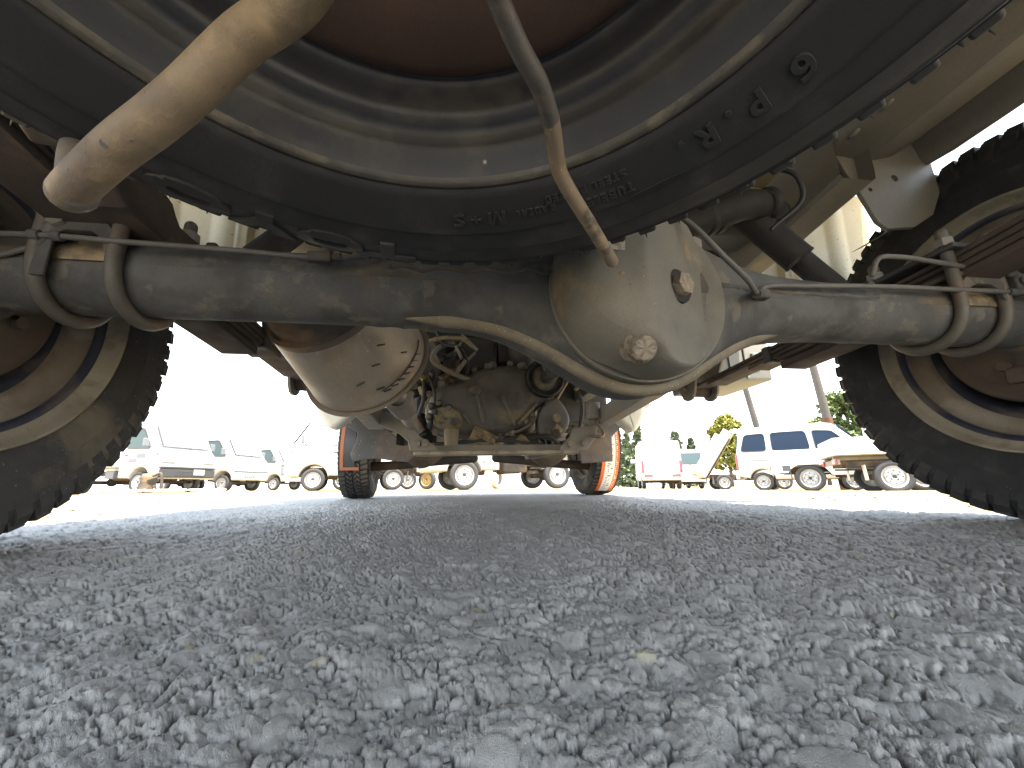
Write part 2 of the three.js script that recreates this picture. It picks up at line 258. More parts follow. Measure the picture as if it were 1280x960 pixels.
{
  const edge = (x, f) => { const w = 0.12 * (vnoise(x * 3 + 9, f * 3, 41) - 0.5) + 0.05 * (vnoise(x * 17, f * 17, 42) - 0.5); return x + w > -0.99 && x + w < 0.79 && f + w < 3.35 && f > -3; };
  const pos = [], col = [], uv = [], ix = [], cx = -0.1428, yaw = 0.1313, A = 1.12, NA = 1150;
  const push = (x, f, dy) => {
    const lod = sstep(0.5, 3, Math.hypot(x - cx, f));
    const y = asphaltHeight(x, f) * (1 - 0.45 * lod) - dy, big = 0.86 + 0.28 * vnoise(x * 5, f * 5, 44), t = stoneTone[0] * big, w = stoneTone[1];
    pos.push(x, y, -f); uv.push(x / 0.06, f / 0.06); col.push(0.365 * t * (1 + 0.05 * w), 0.356 * t, 0.334 * t * (1 - 0.25 * w));
  };
  const rs = []; for (let r = 0.045; r < 3.9; r *= 1 + (r < 1 ? 0.0082 : 0.0125)) rs.push(r);
  for (const r of rs) for (let i = 0; i <= NA; i++) { const a = yaw - A + 2 * A * i / NA; push(cx + r * Math.sin(a), r * Math.cos(a), 0); }
  for (let j = 0; j < rs.length - 1; j++) for (let i = 0; i < NA; i++) {
    const a = j * (NA + 1) + i, b = a + NA + 1; if (!edge(pos[a * 3], -pos[a * 3 + 2]) || !edge(pos[b * 3 + 3], -pos[b * 3 + 5])) continue;
    ix.push(a, a + 1, b, a + 1, b + 1, b);
  }
  const o = pos.length / 3, n = 300; // the rest of the patch, behind and beside the lens, at a coarser step
  for (let j = 0; j <= n * 2; j++) for (let i = 0; i <= n; i++) push(-1.2 + 2.2 * i / n, -3.1 + 4.4 * j / (n * 2), 0);
  const inFan = (x, f) => { const r = Math.hypot(x - cx, f), a = Math.atan2(x - cx, f) - yaw; return r > 0.055 && r < 3.6 && Math.abs(a) < A - 0.02; };
  for (let j = 0; j < n * 2; j++) for (let i = 0; i < n; i++) {
    const a = o + j * (n + 1) + i, b = a + n + 1, x = pos[a * 3], f = -pos[a * 3 + 2];
    if (!edge(x, f) || (inFan(x, f) && inFan(pos[b * 3 + 3], -pos[b * 3 + 5]))) continue;
    ix.push(a, a + 1, b, a + 1, b + 1, b);
  }
  const g = new THREE.BufferGeometry(); g.setAttribute('position', new THREE.Float32BufferAttribute(pos, 3)); g.setAttribute('color', new THREE.Float32BufferAttribute(col, 3)); g.setAttribute('uv', new THREE.Float32BufferAttribute(uv, 2)); g.setIndex(ix); g.computeVertexNormals();
  const grain = dataTex(512, (u, v) => { const h = 0.5 * fbm(u, v, 40, 4, 12) + 0.5 * hash((u * 512) | 0, (v * 512) | 0, 4); return [h, h, h]; });
  const gm = dataTex(512, (u, v) => { const h = 0.82 + 0.3 * fbm(u, v, 30, 4, 15) + (hash((u * 256) | 0, (v * 256) | 0, 19) < 0.004 ? 0.9 : 0) - 0.15 * hash((u * 512) | 0, (v * 512) | 0, 14); return [h * 0.62, h * 0.62, h * 0.62]; });
  const mat = new THREE.MeshPhysicalMaterial({ vertexColors: true, map: gm, color: new THREE.Color().setRGB(1.6, 1.6, 1.6), bumpMap: grain, bumpScale: 0.0004, roughness: 0.6, specularIntensity: 0.9 });
  const m = new THREE.Mesh(g, mat); m.name = 'asphalt_pavement'; m.castShadow = m.receiveShadow = true; m.userData = { kind: 'structure', label: 'coarse grey asphalt of rounded stones under the truck', category: 'pavement' }; scene.add(m);
}

// ---------------------------------------------------------------- the truck overhead
const truck = thing('small_truck', 'small truck seen from beneath: rear axle, slung spare wheel and tyres on asphalt', 'truck');
const AX = 0.436, AY = 0.266;                             // rear axle: metres ahead, height
const FX = 2.366;                                         // front axle

// --- tyres. Local: axle along +x, +x = the inboard side
function tyreGeo({ R = 0.268, w = 0.15, lugs = 60, style = 'mud', seg = 120 }) {
  const h = w / 2, k = R / 0.268, half = [[0.169, 0.055], [0.173, 0.0625], [0.176, 0.0655], [0.178, 0.064], [0.181, 0.067], [0.198, 0.0725], [0.205, 0.0742], [0.2065, 0.0756], [0.208, 0.0745], [0.222, 0.075], [0.236, 0.0735], [0.2375, 0.0745], [0.239, 0.0732], [0.249, 0.0705], [0.2565, 0.0655], [0.2592, 0.058], [0.2602, 0.03], [0.2604, 0]].map(([r, a]) => [r * k, a * h / 0.075]);
  const prof = [...half, ...half.slice(0, -1).reverse().map(([r, a]) => [r, -a])].reverse();
  const out = [lathe(prof, new V3(), new V3(1, 0, 0), seg)];
  const block = (a0, dth, x0, x1, r0, r1, skew = 0, drop0 = 0, drop1 = 0) => { // tread block between two angles and two widths
    const b = [], i2 = 3;
    const corner = (s, t, top) => { const a = a0 + (s - 0.5) * dth + skew * (t - 0.5), x = mix(x0, x1, t), r = top ? r1 - mix(drop0, drop1, t) : r0 - mix(drop0, drop1, t) * 1.6; return new V3(x, r * Math.sin(a), r * Math.cos(a)); };
    const c = [[0, 0], [1, 0], [1, 1], [0, 1]].map(([s, t]) => [corner(s, t, 0), corner(0.5 + (s - 0.5) * 0.9, 0.5 + (t - 0.5) * 0.92, 1)]);
    const tri = (p, q, r) => b.push(p.x, p.y, p.z, q.x, q.y, q.z, r.x, r.y, r.z);
    tri(c[0][1], c[1][1], c[2][1]); tri(c[0][1], c[2][1], c[3][1]);
    for (let i = 0; i < 4; i++) { const [l0, u0] = c[i], [l1, u1] = c[(i + 1) % 4]; tri(l0, l1, u1); tri(l0, u1, u0); }
    const g = new THREE.BufferGeometry(); g.setAttribute('position', new THREE.Float32BufferAttribute(b, 3)); g.computeVertexNormals(); g.setAttribute('uv', new THREE.Float32BufferAttribute(new Float32Array(b.length / 3 * 2), 2)); return g;
  };
  const step = Math.PI * 2 / lugs;
  for (let i = 0; i < lugs; i++) {
    const a = i * step;
    for (const s of [-1, 1]) {
      const o = s > 0 ? 0 : step / 2;
      const wide = i % 2 ? 0 : 0.0022;
      out.push(block(a + o, step * 0.7, s * 0.036 * w / 0.15, s * (0.069 + wide) * w / 0.15, R * 0.966, R, s * step * 0.25, 0, 0.006));
      out.push(block(a + o, step * 0.7, s * (0.066 + wide) * w / 0.15, s * 0.0745 * w / 0.15, R * 0.93, R * 0.976, 0, 0, 0.013));   // shoulder lug running down the sidewall
      if (style === 'mud') { // zigzag centre blocks
        out.push(block(a + o + step * 0.1, step * 0.62, s * 0.003, s * 0.018, R * 0.967, R, s * step * 0.55));
        out.push(block(a + o + step * 0.45, step * 0.62, s * 0.017, s * 0.032, R * 0.967, R, -s * step * 0.5));
      }
    }
  }
  return merge(out);
}
const mudTyre = tyreGeo({ lugs: 62 });
const INX = (s) => new V3(s, 0, 0);
function wheel(name, x, f, side, mats, steer = 0, front = false) { // side +1 right, -1 left; inboard is -side
  const g = sub(name, truck); g.position.set(x, 0.2665, -f); g.rotation.y = (side > 0 ? Math.PI : 0) + steer;
  const t = new THREE.Mesh(mudTyre, mats[0]); t.name = 'tyre'; t.castShadow = t.receiveShadow = true; t.rotation.x = rr(0, 6); g.add(t);
  const X1 = INX(1), O0 = new V3();
  part('rim', [lathe([[0.133, 0.022], [0.1365, 0.027], [0.141, 0.029], [0.147, 0.031], [0.1525, 0.036], [0.1545, 0.043]], O0, X1, 96), lathe([[0.1775, 0.062], [0.172, 0.052], [0.164, 0.04], [0.155, -0.04], [0.17, -0.052], [0.174, -0.062], [0.164, -0.06], [0.15, -0.05], [0.12, -0.056], [0.07, -0.062], [0.03, -0.06]], O0, X1, 64)], mats[1], g);
  part('rim_well', lathe([[0.03, -0.048], [0.07, -0.046], [0.098, -0.04], [0.112, -0.03], [0.1175, -0.016], [0.1185, 0.002], [0.1205, 0.012], [0.126, 0.018], [0.133, 0.022]], O0, X1, 96), M.navy, g);
  part('rim_groove', lathe([[0.1545, 0.043], [0.1555, 0.0475], [0.158, 0.0505], [0.1615, 0.0515]], O0, X1, 96), M.navy, g);
  part('rim_flange', lathe([[0.1615, 0.0515], [0.166, 0.0545], [0.1695, 0.059], [0.1725, 0.0655], [0.1745, 0.0685], [0.1765, 0.0675], [0.1775, 0.062]], O0, X1, 96), M.rimLip, g);
  const drum = [lathe([[0.03, -0.03], [0.098, -0.03], [0.1, 0.02], [0.107, 0.024], [0.109, 0.036], [0.104, 0.041], [0.09, 0.041], [0.082, 0.046], [0.05, 0.049], [0.045, 0.062], [0.036, 0.07], [0.0, 0.07]], new V3(), INX(1), 72)];
  for (let i = 0; i < 4; i++) { const a = i * Math.PI / 2 + 0.5; drum.push(hexBolt(new V3(0.047, 0.062 * Math.sin(a), 0.062 * Math.cos(a)), INX(1), 0.008, 0.008)); }
  drum.push(box(0.012, 0.03, 0.05, new V3(0.05, 0.06, 0.02), [0.4, 0, 0], 0.004), box(0.012, 0.022, 0.04, new V3(0.049, -0.07, 0.01), [0, 0, 0], 0.004));
  part('brake_drum', drum, M.drum, g);
  return g;
}
wheel('rear_wheel', -0.679, AX, -1, [M.tyreDusty, M.rimTan]).scale.setScalar(1.018);
wheel('rear_wheel', 0.674, AX, 1, [M.tyre, M.rimTan]).scale.setScalar(1.018);

// --- rear axle: tube, banjo housing, cover, plugs
const axle = sub('rear_axle', truck);
const BX = 0.05;
{
  const hh = (x) => 0.0375 + 0.0695 * Math.exp(-Math.pow(Math.abs(x - BX) / 0.107, 2.2)), dd = (x) => 0.0375 + 0.016 * Math.exp(-Math.pow(Math.abs(x - BX) / 0.12, 2));
  const yc = (x) => AY - 0.008 * Math.exp(-Math.pow(Math.abs(x - BX) / 0.14, 2));
  const e = (x) => 2 + 1.6 * Math.exp(-Math.pow(Math.abs(x - BX) / 0.2, 4));   // round tube turning into the flat-sided housing
  part('axle_housing', grid(220, 64, (u, v) => {
    const x = mix(-0.63, 0.63, u), a = v * Math.PI * 2, c = Math.cos(a), s = Math.sin(a), n = e(x), k = Math.pow(Math.pow(Math.abs(c), n) + Math.pow(Math.abs(s), n), -1 / n);
    const lump = 0.0006 * (vnoise(x * 60, v * 20, 11) - 0.5);
    const weld = 0.0014 * (Math.exp(-Math.pow((x + 0.232) / 0.003, 2)) + Math.exp(-Math.pow((x - 0.352) / 0.003, 2)) + Math.exp(-Math.pow((x + 0.205) / 0.003, 2)));
    return P(x, yc(x) + (hh(x) + lump + weld) * k * s, AX - (dd(x) + lump + weld) * k * c);
  }, [1.26, 0.26]), M.axle, axle);
  const rib = [], rib2 = [];
  for (let i = 0; i <= 30; i++) { const x = mix(-0.2, 0.235, i / 30); rib.push(P(x, yc(x) - hh(x) + 0.0035, AX - 0.012 - 0.014 * Math.exp(-Math.pow((x - BX) / 0.16, 2)))); }
  part('housing_flange', tube(rib, 0.0085, { seg: 120, rf: (u, v) => Math.min(1, 0.25 + Math.min(u, 1 - u) * 9) * (0.97 + 0.05 * vnoise(u * 90, v * 4, 21)) }), worn({ base: [0.2, 0.165, 0.11], mottle: 0.35, patches: [{ col: [0.11, 0.095, 0.07], at: 0.62, per: 6 }], specks: 0.006, tile: 0.2, rough: 0.7, bump: 0.0008 }), axle);
  for (let i = 0; i <= 14; i++) rib2.push(P(mix(0.15, 0.36, i / 14), AY + 0.006 + 0.0007 * Math.sin(i * 1.9), AX - 0.0362 - 0.016 * Math.exp(-Math.pow((mix(0.15, 0.36, i / 14) - BX) / 0.12, 2))));
  part('weld_seam', tube(rib2, 0.0034, { seg: 90, rf: (u, v) => 0.7 + 0.5 * vnoise(u * 60, v * 3, 22) }), M.axle, axle);
  part('weld_seam', tube(Array.from({ length: 12 }, (_, i) => P(mix(-0.215, -0.04, i / 11), AY + 0.012 + 0.003 * Math.sin(i * 2.3), AX - 0.0362 - 0.016 * Math.exp(-Math.pow((mix(-0.215, -0.04, i / 11) - BX) / 0.12, 2)))), 0.0028, { seg: 90, rf: (u, v) => 0.7 + 0.5 * vnoise(u * 60, v * 3, 23) }), M.axle, axle);
  // pressed cover: round rim, full left half, slanted facet on the right with the filler bolt
  const RC = 0.0985, CY = 0.2575, CF = 0.39, smin = (a, b, k) => { const h = clamp(0.5 + 0.5 * (b - a) / k); return mix(b, a, h) - k * h * (1 - h); };
  const height = (x, y) => {
    const r = Math.hypot(x, y) / RC, dome = 0.071 * Math.pow(Math.max(0, 1 - Math.pow(r, 8)), 0.5), facet = 0.0675 - 0.72 * (x + 0.019) + 0.02 * y;
    let h = smin(dome, facet, 0.003);
    const rx = x - 0.027, ry = y + 0.006; h -= 0.0045 * Math.exp(-(rx * rx + ry * ry) / 0.0003);      // dished seat of the filler bolt
    const bx = x + 0.034, by = y + 0.084; h += 0.012 * Math.exp(-Math.pow((bx * bx + by * by) / 0.0006, 1.5));
    return Math.max(h, 0.002) + 0.0008 * (vnoise(x * 90 + 5, y * 90 + 5, 9) - 0.5);
  };
  const dome = grid(110, 40, (u, v) => { const a = u * Math.PI * 2, r = RC * Math.pow(v, 0.7), x = r * Math.cos(a), y = r * Math.sin(a); return P(BX + x, CY + y, CF - height(x, y)); });
  part('differential_cover', [dome, lathe([[RC - 0.006, 0.0005], [RC + 0.001, 0.0005], [RC + 0.002, -0.001], [RC + 0.002, -0.012], [RC - 0.01, -0.016]], P(BX, CY, CF), new V3(0, 0, 1), 120)], M.cover, axle);
  const on = (x, y) => P(BX + x, CY + y, CF - height(x, y));
  const fd = new V3(0.38, -0.02, 0.9).normalize(), fo = on(0.025, -0.008);
  part('filler_bolt', [...hexBolt(fo.clone().addScaledVector(fd, 0.002), fd, 0.0125, 0.0105), lathe([[0, 0.0128], [0.0096, 0.0128], [0.0105, 0.0118]], fo, fd, 24)], worn({ base: [0.3, 0.25, 0.18], mottle: 0.5, patches: [{ col: [0.2, 0.16, 0.12], at: 0.55, per: 8 }], tile: 0.03, rough: 0.85, bump: 0.0015 }), axle);
  part('filler_gasket', lathe([[0.008, 0.0045], [0.0165, 0.0045], [0.018, 0.0038], [0.0187, -0.002]], fo, fd, 40), M.black, axle);
  const dp = on(-0.034, -0.0845), dv = new V3(-0.02, -0.42, 0.9).normalize();
  part('drain_plug', [lathe([[0, 0.012], [0.0085, 0.0118], [0.0112, 0.0105], [0.0118, 0.007], [0.0118, 0.002], [0.0145, 0.0015], [0.0155, -0.001], [0.0155, -0.012]], dp, dv, 40)], worn({ base: [0.24, 0.2, 0.145], mottle: 0.5, patches: [{ col: [0.14, 0.11, 0.08], at: 0.55, per: 8 }], tile: 0.03, rough: 0.85, bump: 0.0012 }), axle);
  const st = on(-0.054, 0.008);
  part('foil_label', plate([[-0.009, -0.005], [0.008, -0.006], [0.009, 0.006], [0.001, 0.0065], [-0.008, 0.007]], 0.0005, 0).rotateY(-0.1).translate(st.x, st.y + 0.002, st.z + 0.0015), worn({ base: [0.5, 0.47, 0.4], mottle: 0.3, patches: [{ col: [0.28, 0.22, 0.15], at: 0.55, per: 9 }], tile: 0.03, rough: 0.5 }), axle, { label: 'small torn silvery label on the cover' });
  for (const [x, y] of [[-0.024, 0.026], [-0.026, 0.036], [-0.03, -0.02], [-0.05, -0.018], [-0.02, -0.045], [0.012, -0.05]]) { const o = on(x, y); part('dirt_lump', new THREE.SphereGeometry(rr(0.0012, 0.0024), 8, 6).scale(1.3, 1, 0.5).translate(o.x, o.y, o.z), M.mud, axle); }
}

// --- spring seats, U-bolts, leaf springs and hangers
for (const s of [-1, 1]) {
  const X = 0.499 * s;
  const springs = sub('leaf_spring', truck);
  const yAt = (f) => 0.322 - 0.045 * Math.max(0, (f - AX) / 0.55) * 0.55 + 0.11 * Math.pow(Math.max(0, (AX - f) / 0.6), 1.4);
  const blade = (f0, f1, off, t, w) => grid(40, 8, (u, v) => { // one steel leaf
    const f = mix(f0, f1, u), q = [[-1, 0.5], [1, 0.5], [1, -0.5], [-1, -0.5]], k = Math.floor(v * 4) % 4, c = q[k], n = q[(k + 1) % 4], tt = v * 4 - Math.floor(v * 4); return P(X + mix(c[0], n[0], tt) * w / 2, yAt(f) + off + mix(c[1], n[1], tt) * t, f); });
  part('leaf', blade(-0.18, 1.0, 0.006, 0.007, 0.05), M.leaf, springs);
  part('leaf', blade(0.05, 0.93, -0.003, 0.007, 0.05), M.leaf, springs);
  part('leaf', blade(0.14, 0.78, -0.012, 0.0075, 0.05), M.leaf, springs);
  part('leaf', blade(0.24, 0.7, -0.022, 0.009, 0.05), M.leaf, springs);
  part('helper_leaf', [blade(0.5, 0.69, -0.036, 0.013, 0.052)], M.leaf, springs);
  part('spring_eye', lathe([[0.012, -0.027], [0.02, -0.027], [0.02, 0.027], [0.012, 0.027]], P(X, yAt(1) + 0.004, 1.01), new V3(1, 0, 0), 24), M.leaf, springs);
  part('spring_clip', box(0.06, 0.034, 0.022, P(X, yAt(0.72) - 0.004, 0.72), [0, 0, 0], 0.004), M.dark, springs);
  // hanger at the front eye: two cheeks and a bolt
  const hang = sub('spring_hanger', truck);
  part('cheek', [-1, 1].map((k) => plate(smooth([[0.9, 0.43], [1.06, 0.43], [1.05, 0.35], [1.03, 0.276], [0.985, 0.272], [0.955, 0.34]].map(([a, b]) => [a, b]), 3), 0.004, 0.0015).rotateY(Math.PI / 2).translate(X + k * 0.032 - 0.002, 0, 0)), M.member, hang);
  part('eye_bolt', [...hexBolt(P(X - s * 0.034, yAt(1) + 0.004, 1.01), new V3(-s, 0, 0), 0.011, 0.01, 0.016)], M.steel, hang);
  // spring seat: dusty saddle on the tube with an arched plate
  const seat = sub('spring_seat', truck);
  part('saddle', grid(20, 16, (u, v) => { const a = mix(-0.5, 2.2, v) , x = X + mix(-0.03, 0.03, u), r = 0.0405 + 0.006 * Math.exp(-Math.pow((v - 0.6) / 0.2, 2)); return P(x, AY + r * Math.sin(a + 0.5), AX - r * Math.cos(a + 0.5)); }), M.mud, seat);
  part('saddle_plate', [plate([[-0.034, 0.288], [-0.034, 0.272], [-0.026, 0.273], [-0.02, 0.285], [-0.008, 0.291], [0.012, 0.291], [0.022, 0.284], [0.027, 0.27], [0.035, 0.27], [0.036, 0.287], [0.022, 0.303], [-0.018, 0.305]].map(([x, y]) => [x + X, y]), 0.005, 0.0015).translate(0, 0, -0.392), box(0.07, 0.006, 0.1, P(X, 0.305, AX), [0, 0, 0], 0.002)], M.axle, seat);
  part('spring_plate', box(0.085, 0.007, 0.12, P(X, 0.338, AX), [0, 0, 0], 0.002), M.dark, seat);
  for (const k of [-1, 1]) {
    const x = X + k * 0.0325, q = [], r = 0.0445;
    q.push(P(x, 0.362, AX - r), P(x, 0.3, AX - r));
    for (let i = 0; i <= 8; i++) { const a = Math.PI * i / 8; q.push(P(x, AY - r * Math.sin(a) * 1.0, AX - r * Math.cos(a))); }
    q.push(P(x, 0.3, AX + r), P(x, 0.362, AX + r));
    part('u_bolt', tube(q, 0.0068, { seg: 80 }), M.bolt, truck);
    for (const j of [-1, 1]) part('u_bolt_nut', hexBolt(P(x, 0.342, AX + j * r), new V3(0, 1, 0), 0.011, 0.011), M.steel, truck);
  }
  // rounded dark web beside the left spring
  if (s < 0) part('spring_web', plate([[0.28, 0.46], [0.31, 0.39], [0.345, 0.352], [0.36, 0.348], [0.375, 0.348], [0.395, 0.349], [0.412, 0.345], [0.42, 0.336], [0.428, 0.329], [0.445, 0.327], [0.47, 0.326], [0.5, 0.326], [0.5, 0.3], [0.36, 0.3], [0.3, 0.34], [0.24, 0.4]], 0.03, 0.004).rotateY(Math.PI / 2).translate(-0.475, 0, 0), M.leaf, truck);
}
// --- frame rails and rear underbody
for (const s of [-1, 1]) {
  // wide pressed sill behind the axle, with its crease, groove and outer flange
  const sec = [[0.40, 0.60], [0.405, 0.548], [0.412, 0.542], [0.455, 0.537], [0.466, 0.534], [0.47, 0.5338], [0.475, 0.5345], [0.53, 0.551], [0.548, 0.568], [0.556, 0.584], [0.566, 0.586], [0.574, 0.57], [0.58, 0.549], [0.588, 0.54], [0.596, 0.542], [0.6, 0.56], [0.6, 0.66]];
  const c = new THREE.CatmullRomCurve3(sec.map(([x, y]) => new V3(x, y, 0)), false, 'centripetal', 0.3);
  part('rear_frame_rail', grid(80, 24, (u, v) => { const q = c.getPoint(u), f = mix(-0.32, 0.462, v), end = sstep(0.43, 0.462, f); return P(s * q.x, q.y + 0.004 * end + 0.0015 * (vnoise(u * 20, f * 14, 5) - 0.5), f); }), M.rail, truck);
  if (s > 0) for (let i = 0; i < 7; i++) { // spot-welded tabs along the inner lip
    const f = 0.42 - 0.047 * i; part('weld_tab', [new THREE.SphereGeometry(0.006, 10, 8).scale(0.7, 0.7, 1.5).translate(s * 0.4135, 0.541, -f), ...[0, 1, 2, 3].map((k) => new THREE.SphereGeometry(0.0013, 6, 5).translate(s * 0.42, 0.541, -(f - 0.014 - k * 0.004)))], M.rail, truck);
  }
  // hanger bracket that closes the wide sill: folded plate with two holes
  const br = plateAt([[0.405, 0.6], [0.598, 0.6], [0.6, 0.495], [0.575, 0.452], [0.535, 0.427], [0.487, 0.42], [0.472, 0.432], [0.452, 0.486], [0.436, 0.52]].map(([x, y]) => [s * x, y]), 0.468, 0.004, 0.0015, [[s * 0.522, 0.512, 0.0075], [s * 0.473, 0.487, 0.005]]);
  part('rail_bracket', [br, grid(16, 6, (u, v) => { const a = mix(0, 1, u), x = mix(0.598, 0.487, a) , y = mix(0.5, 0.42, Math.pow(a, 0.8)); return P(s * (x + 0.004), y - 0.004 * Math.sin(a * 3.1), 0.468 + v * 0.06); })], M.rail, truck);
  // rail going on ahead of the axle, dropping and turning in
  const pts = [[0.437, 0.5, 0.44], [0.432, 0.49, 0.5], [0.42, 0.47, 0.6], [0.405, 0.455, 0.72], [0.395, 0.44, 0.9], [0.395, 0.425, 1.3], [0.39, 0.42, 1.7]];
  const rc = new THREE.CatmullRomCurve3(pts.map(([x, y, f]) => new V3(x, y, f)), false, 'centripetal');
  const rs = [[-0.038, 0.085], [-0.038, -0.012], [-0.033, -0.018], [0.012, -0.018], [0.02, -0.014], [0.022, 0.0], [0.022, 0.085], [-0.038, 0.085]];
  part('frame_rail', toCreasedNormals(grid(7, 60, (u, v) => { const k = Math.round(u * 7), o = rc.getPointAt(v); return P(s * (o.x + rs[k][0]), o.y + rs[k][1], o.z); }), 0.6), M.rail, truck);
  // ribbed cream panel ahead of the wheel
  part('splash_panel', [grid(120, 14, (u, v) => { const x = mix(0.3, 0.735, u), w = x * 30, rib = Math.max(0, Math.sin(w * 2)) * 0.006 + (Math.abs(x - 0.52) < 0.012 ? 0.008 : 0); return P(s * x, mix(0.44, 0.67, v), 0.692 - rib - 0.01 * v); })], M.cream, truck);
}
for (const s of [-1, 1]) part('spring_shackle', box(0.01, 0.11, 0.03, P(s * 0.468, 0.42, -0.18), [0.2, 0, 0]), M.dark, truck);
for (const s of [-1, 1]) { // shock absorbers leaning inwards
  const a = P(s * 0.385, 0.318, 0.47), b = P(s * 0.255, 0.485, 0.5), m = a.clone().lerp(b, 0.36), n = a.clone().lerp(b, 0.3);
  const g = sub('shock_absorber', truck);
  part('shock_body', [line(a, m, 0.0165, 24)], M.black, g);
  part('shock_sleeve', [line(n, b, 0.0215, 28), lathe([[0.0175, 0], [0.0215, 0], [0.0222, 0.002], [0.0215, 0.005]], n, b.clone().sub(a), 28)], M.black, g);
  part('shock_mount', [line(P(s * 0.375, 0.315, 0.47), P(s * 0.43, 0.315, 0.47), 0.009, 14), box(0.012, 0.03, 0.034, P(s * 0.425, 0.313, 0.47))], M.dark, g);
}
// cross tube, pipes and hoses over the axle on the right
part('fuel_pipe', [tube([P(0.1, 0.39, 0.5), P(0.19, 0.415, 0.47), P(0.26, 0.44, 0.46), P(0.36, 0.475, 0.52)], 0.021, { seg: 40, rad: 18 }), ...[0.2, 0.215, 0.3].map((x) => lathe([[0.022, -0.006], [0.0245, -0.004], [0.0245, 0.004], [0.022, 0.006]], P(x, 0.419 + (x - 0.2) * 0.32, 0.47), new V3(1, 0.35, 0), 24))], M.black, truck);
part('hose', tube([P(0.3, 0.515, 0.47), P(0.335, 0.49, 0.45), P(0.345, 0.455, 0.455), P(0.3, 0.41, 0.47)], 0.0035, { seg: 40 }), M.rubber, truck);
part('crossmember', [box(0.84, 0.07, 0.06, P(0, 0.52, 0.62), [0, 0, 0], 0.01), box(0.84, 0.05, 0.05, P(0, 0.53, 0.2), [0, 0, 0], 0.01)], M.rail, truck);
part('bracket', [box(0.02, 0.05, 0.04, P(0.112, 0.345, 0.46), [0, 0.3, 0.2]), hexBolt(P(0.135, 0.335, 0.42), new V3(0, 0, 1), 0.01, 0.014)], M.steel, truck);
part('rail_patch', box(0.2, 0.11, 0.012, P(-0.25, 0.46, 0.64), [0, 0.1, 0], 0.003), M.mud, truck);
part('tunnel_rib', [box(0.03, 0.12, 0.02, P(-0.285, 0.44, 0.62), [0, 0, 0.1], 0.004)], M.cream, truck);

// --- brake lines
const bl = worn({ base: [0.12, 0.11, 0.095], mottle: 0.3, tile: 0.1, rough: 0.6, bump: 0.0002, size: 128 });
part('brake_line', tube([P(-0.72, 0.279, 0.388), P(-0.6, 0.281, 0.386), P(-0.519, 0.283, 0.385), P(-0.459, 0.281, 0.385), P(-0.36, 0.279, 0.386), P(-0.285, 0.277, 0.388), P(-0.26, 0.279, 0.388), P(-0.23, 0.292, 0.4), P(-0.17, 0.315, 0.44)], 0.0028, { seg: 90 }), bl, truck);
part('line_joint', [line(P(-0.293, 0.277, 0.387), P(-0.272, 0.278, 0.388), 0.0058, 12), line(P(-0.276, 0.278, 0.388), P(-0.262, 0.279, 0.388), 0.0042, 12)], M.dark, truck);
part('line_clip', [lathe([[0.003, -0.004], [0.0048, -0.004], [0.0048, 0.004], [0.003, 0.004]], P(-0.53, 0.283, 0.385), new V3(1, 0, 0), 16), lathe([[0.003, -0.004], [0.0048, -0.004], [0.0048, 0.004], [0.003, 0.004]], P(-0.512, 0.283, 0.385), new V3(1, 0, 0), 16), box(0.012, 0.05, 0.003, P(-0.523, 0.27, 0.388))], M.axle, truck);
part('clip_bolt', hexBolt(P(-0.516, 0.3, 0.39), new V3(0, 0.1, 1), 0.0085, 0.008, 0.011), M.steel, truck);
part('brake_line', tube([P(-0.72, 0.272, 0.392), P(-0.62, 0.274, 0.392), P(-0.57, 0.265, 0.395), P(-0.53, 0.279, 0.393)], 0.0026, { seg: 40 }), bl, truck);
part('brake_line', tube([P(0.083, 0.33, 0.352), P(0.1, 0.313, 0.35), P(0.127, 0.285, 0.352), P(0.155, 0.263, 0.358), P(0.172, 0.257, 0.37), P(0.188, 0.261, 0.383), P(0.2, 0.271, 0.387), P(0.26, 0.276, 0.388), P(0.36, 0.28, 0.387), P(0.46, 0.281, 0.386), P(0.56, 0.282, 0.385), P(0.7, 0.285, 0.385)], 0.003, { seg: 130 }), bl, truck);
part('brake_line', tube([P(0.355, 0.3, 0.395), P(0.36, 0.318, 0.388), P(0.385, 0.32, 0.385), P(0.43, 0.317, 0.385), P(0.5, 0.31, 0.385), P(0.563, 0.305, 0.386), P(0.7, 0.3, 0.39)], 0.0031, { seg: 80 }), bl, truck);
part('line_clip', [line(P(0.178, 0.256, 0.376), P(0.19, 0.261, 0.383), 0.0055, 12), box(0.018, 0.012, 0.012, P(0.196, 0.263, 0.39))], M.axle, truck);
part('line_clip', [box(0.012, 0.03, 0.014, P(0.553, 0.294, 0.39)), line(P(0.53, 0.281, 0.385), P(0.545, 0.281, 0.385), 0.0048, 12), line(P(0.535, 0.307, 0.385), P(0.55, 0.306, 0.385), 0.0048, 12), ...hexBolt(P(0.555, 0.296, 0.39), new V3(0, 0, 1), 0.007, 0.01)], M.axle, truck);

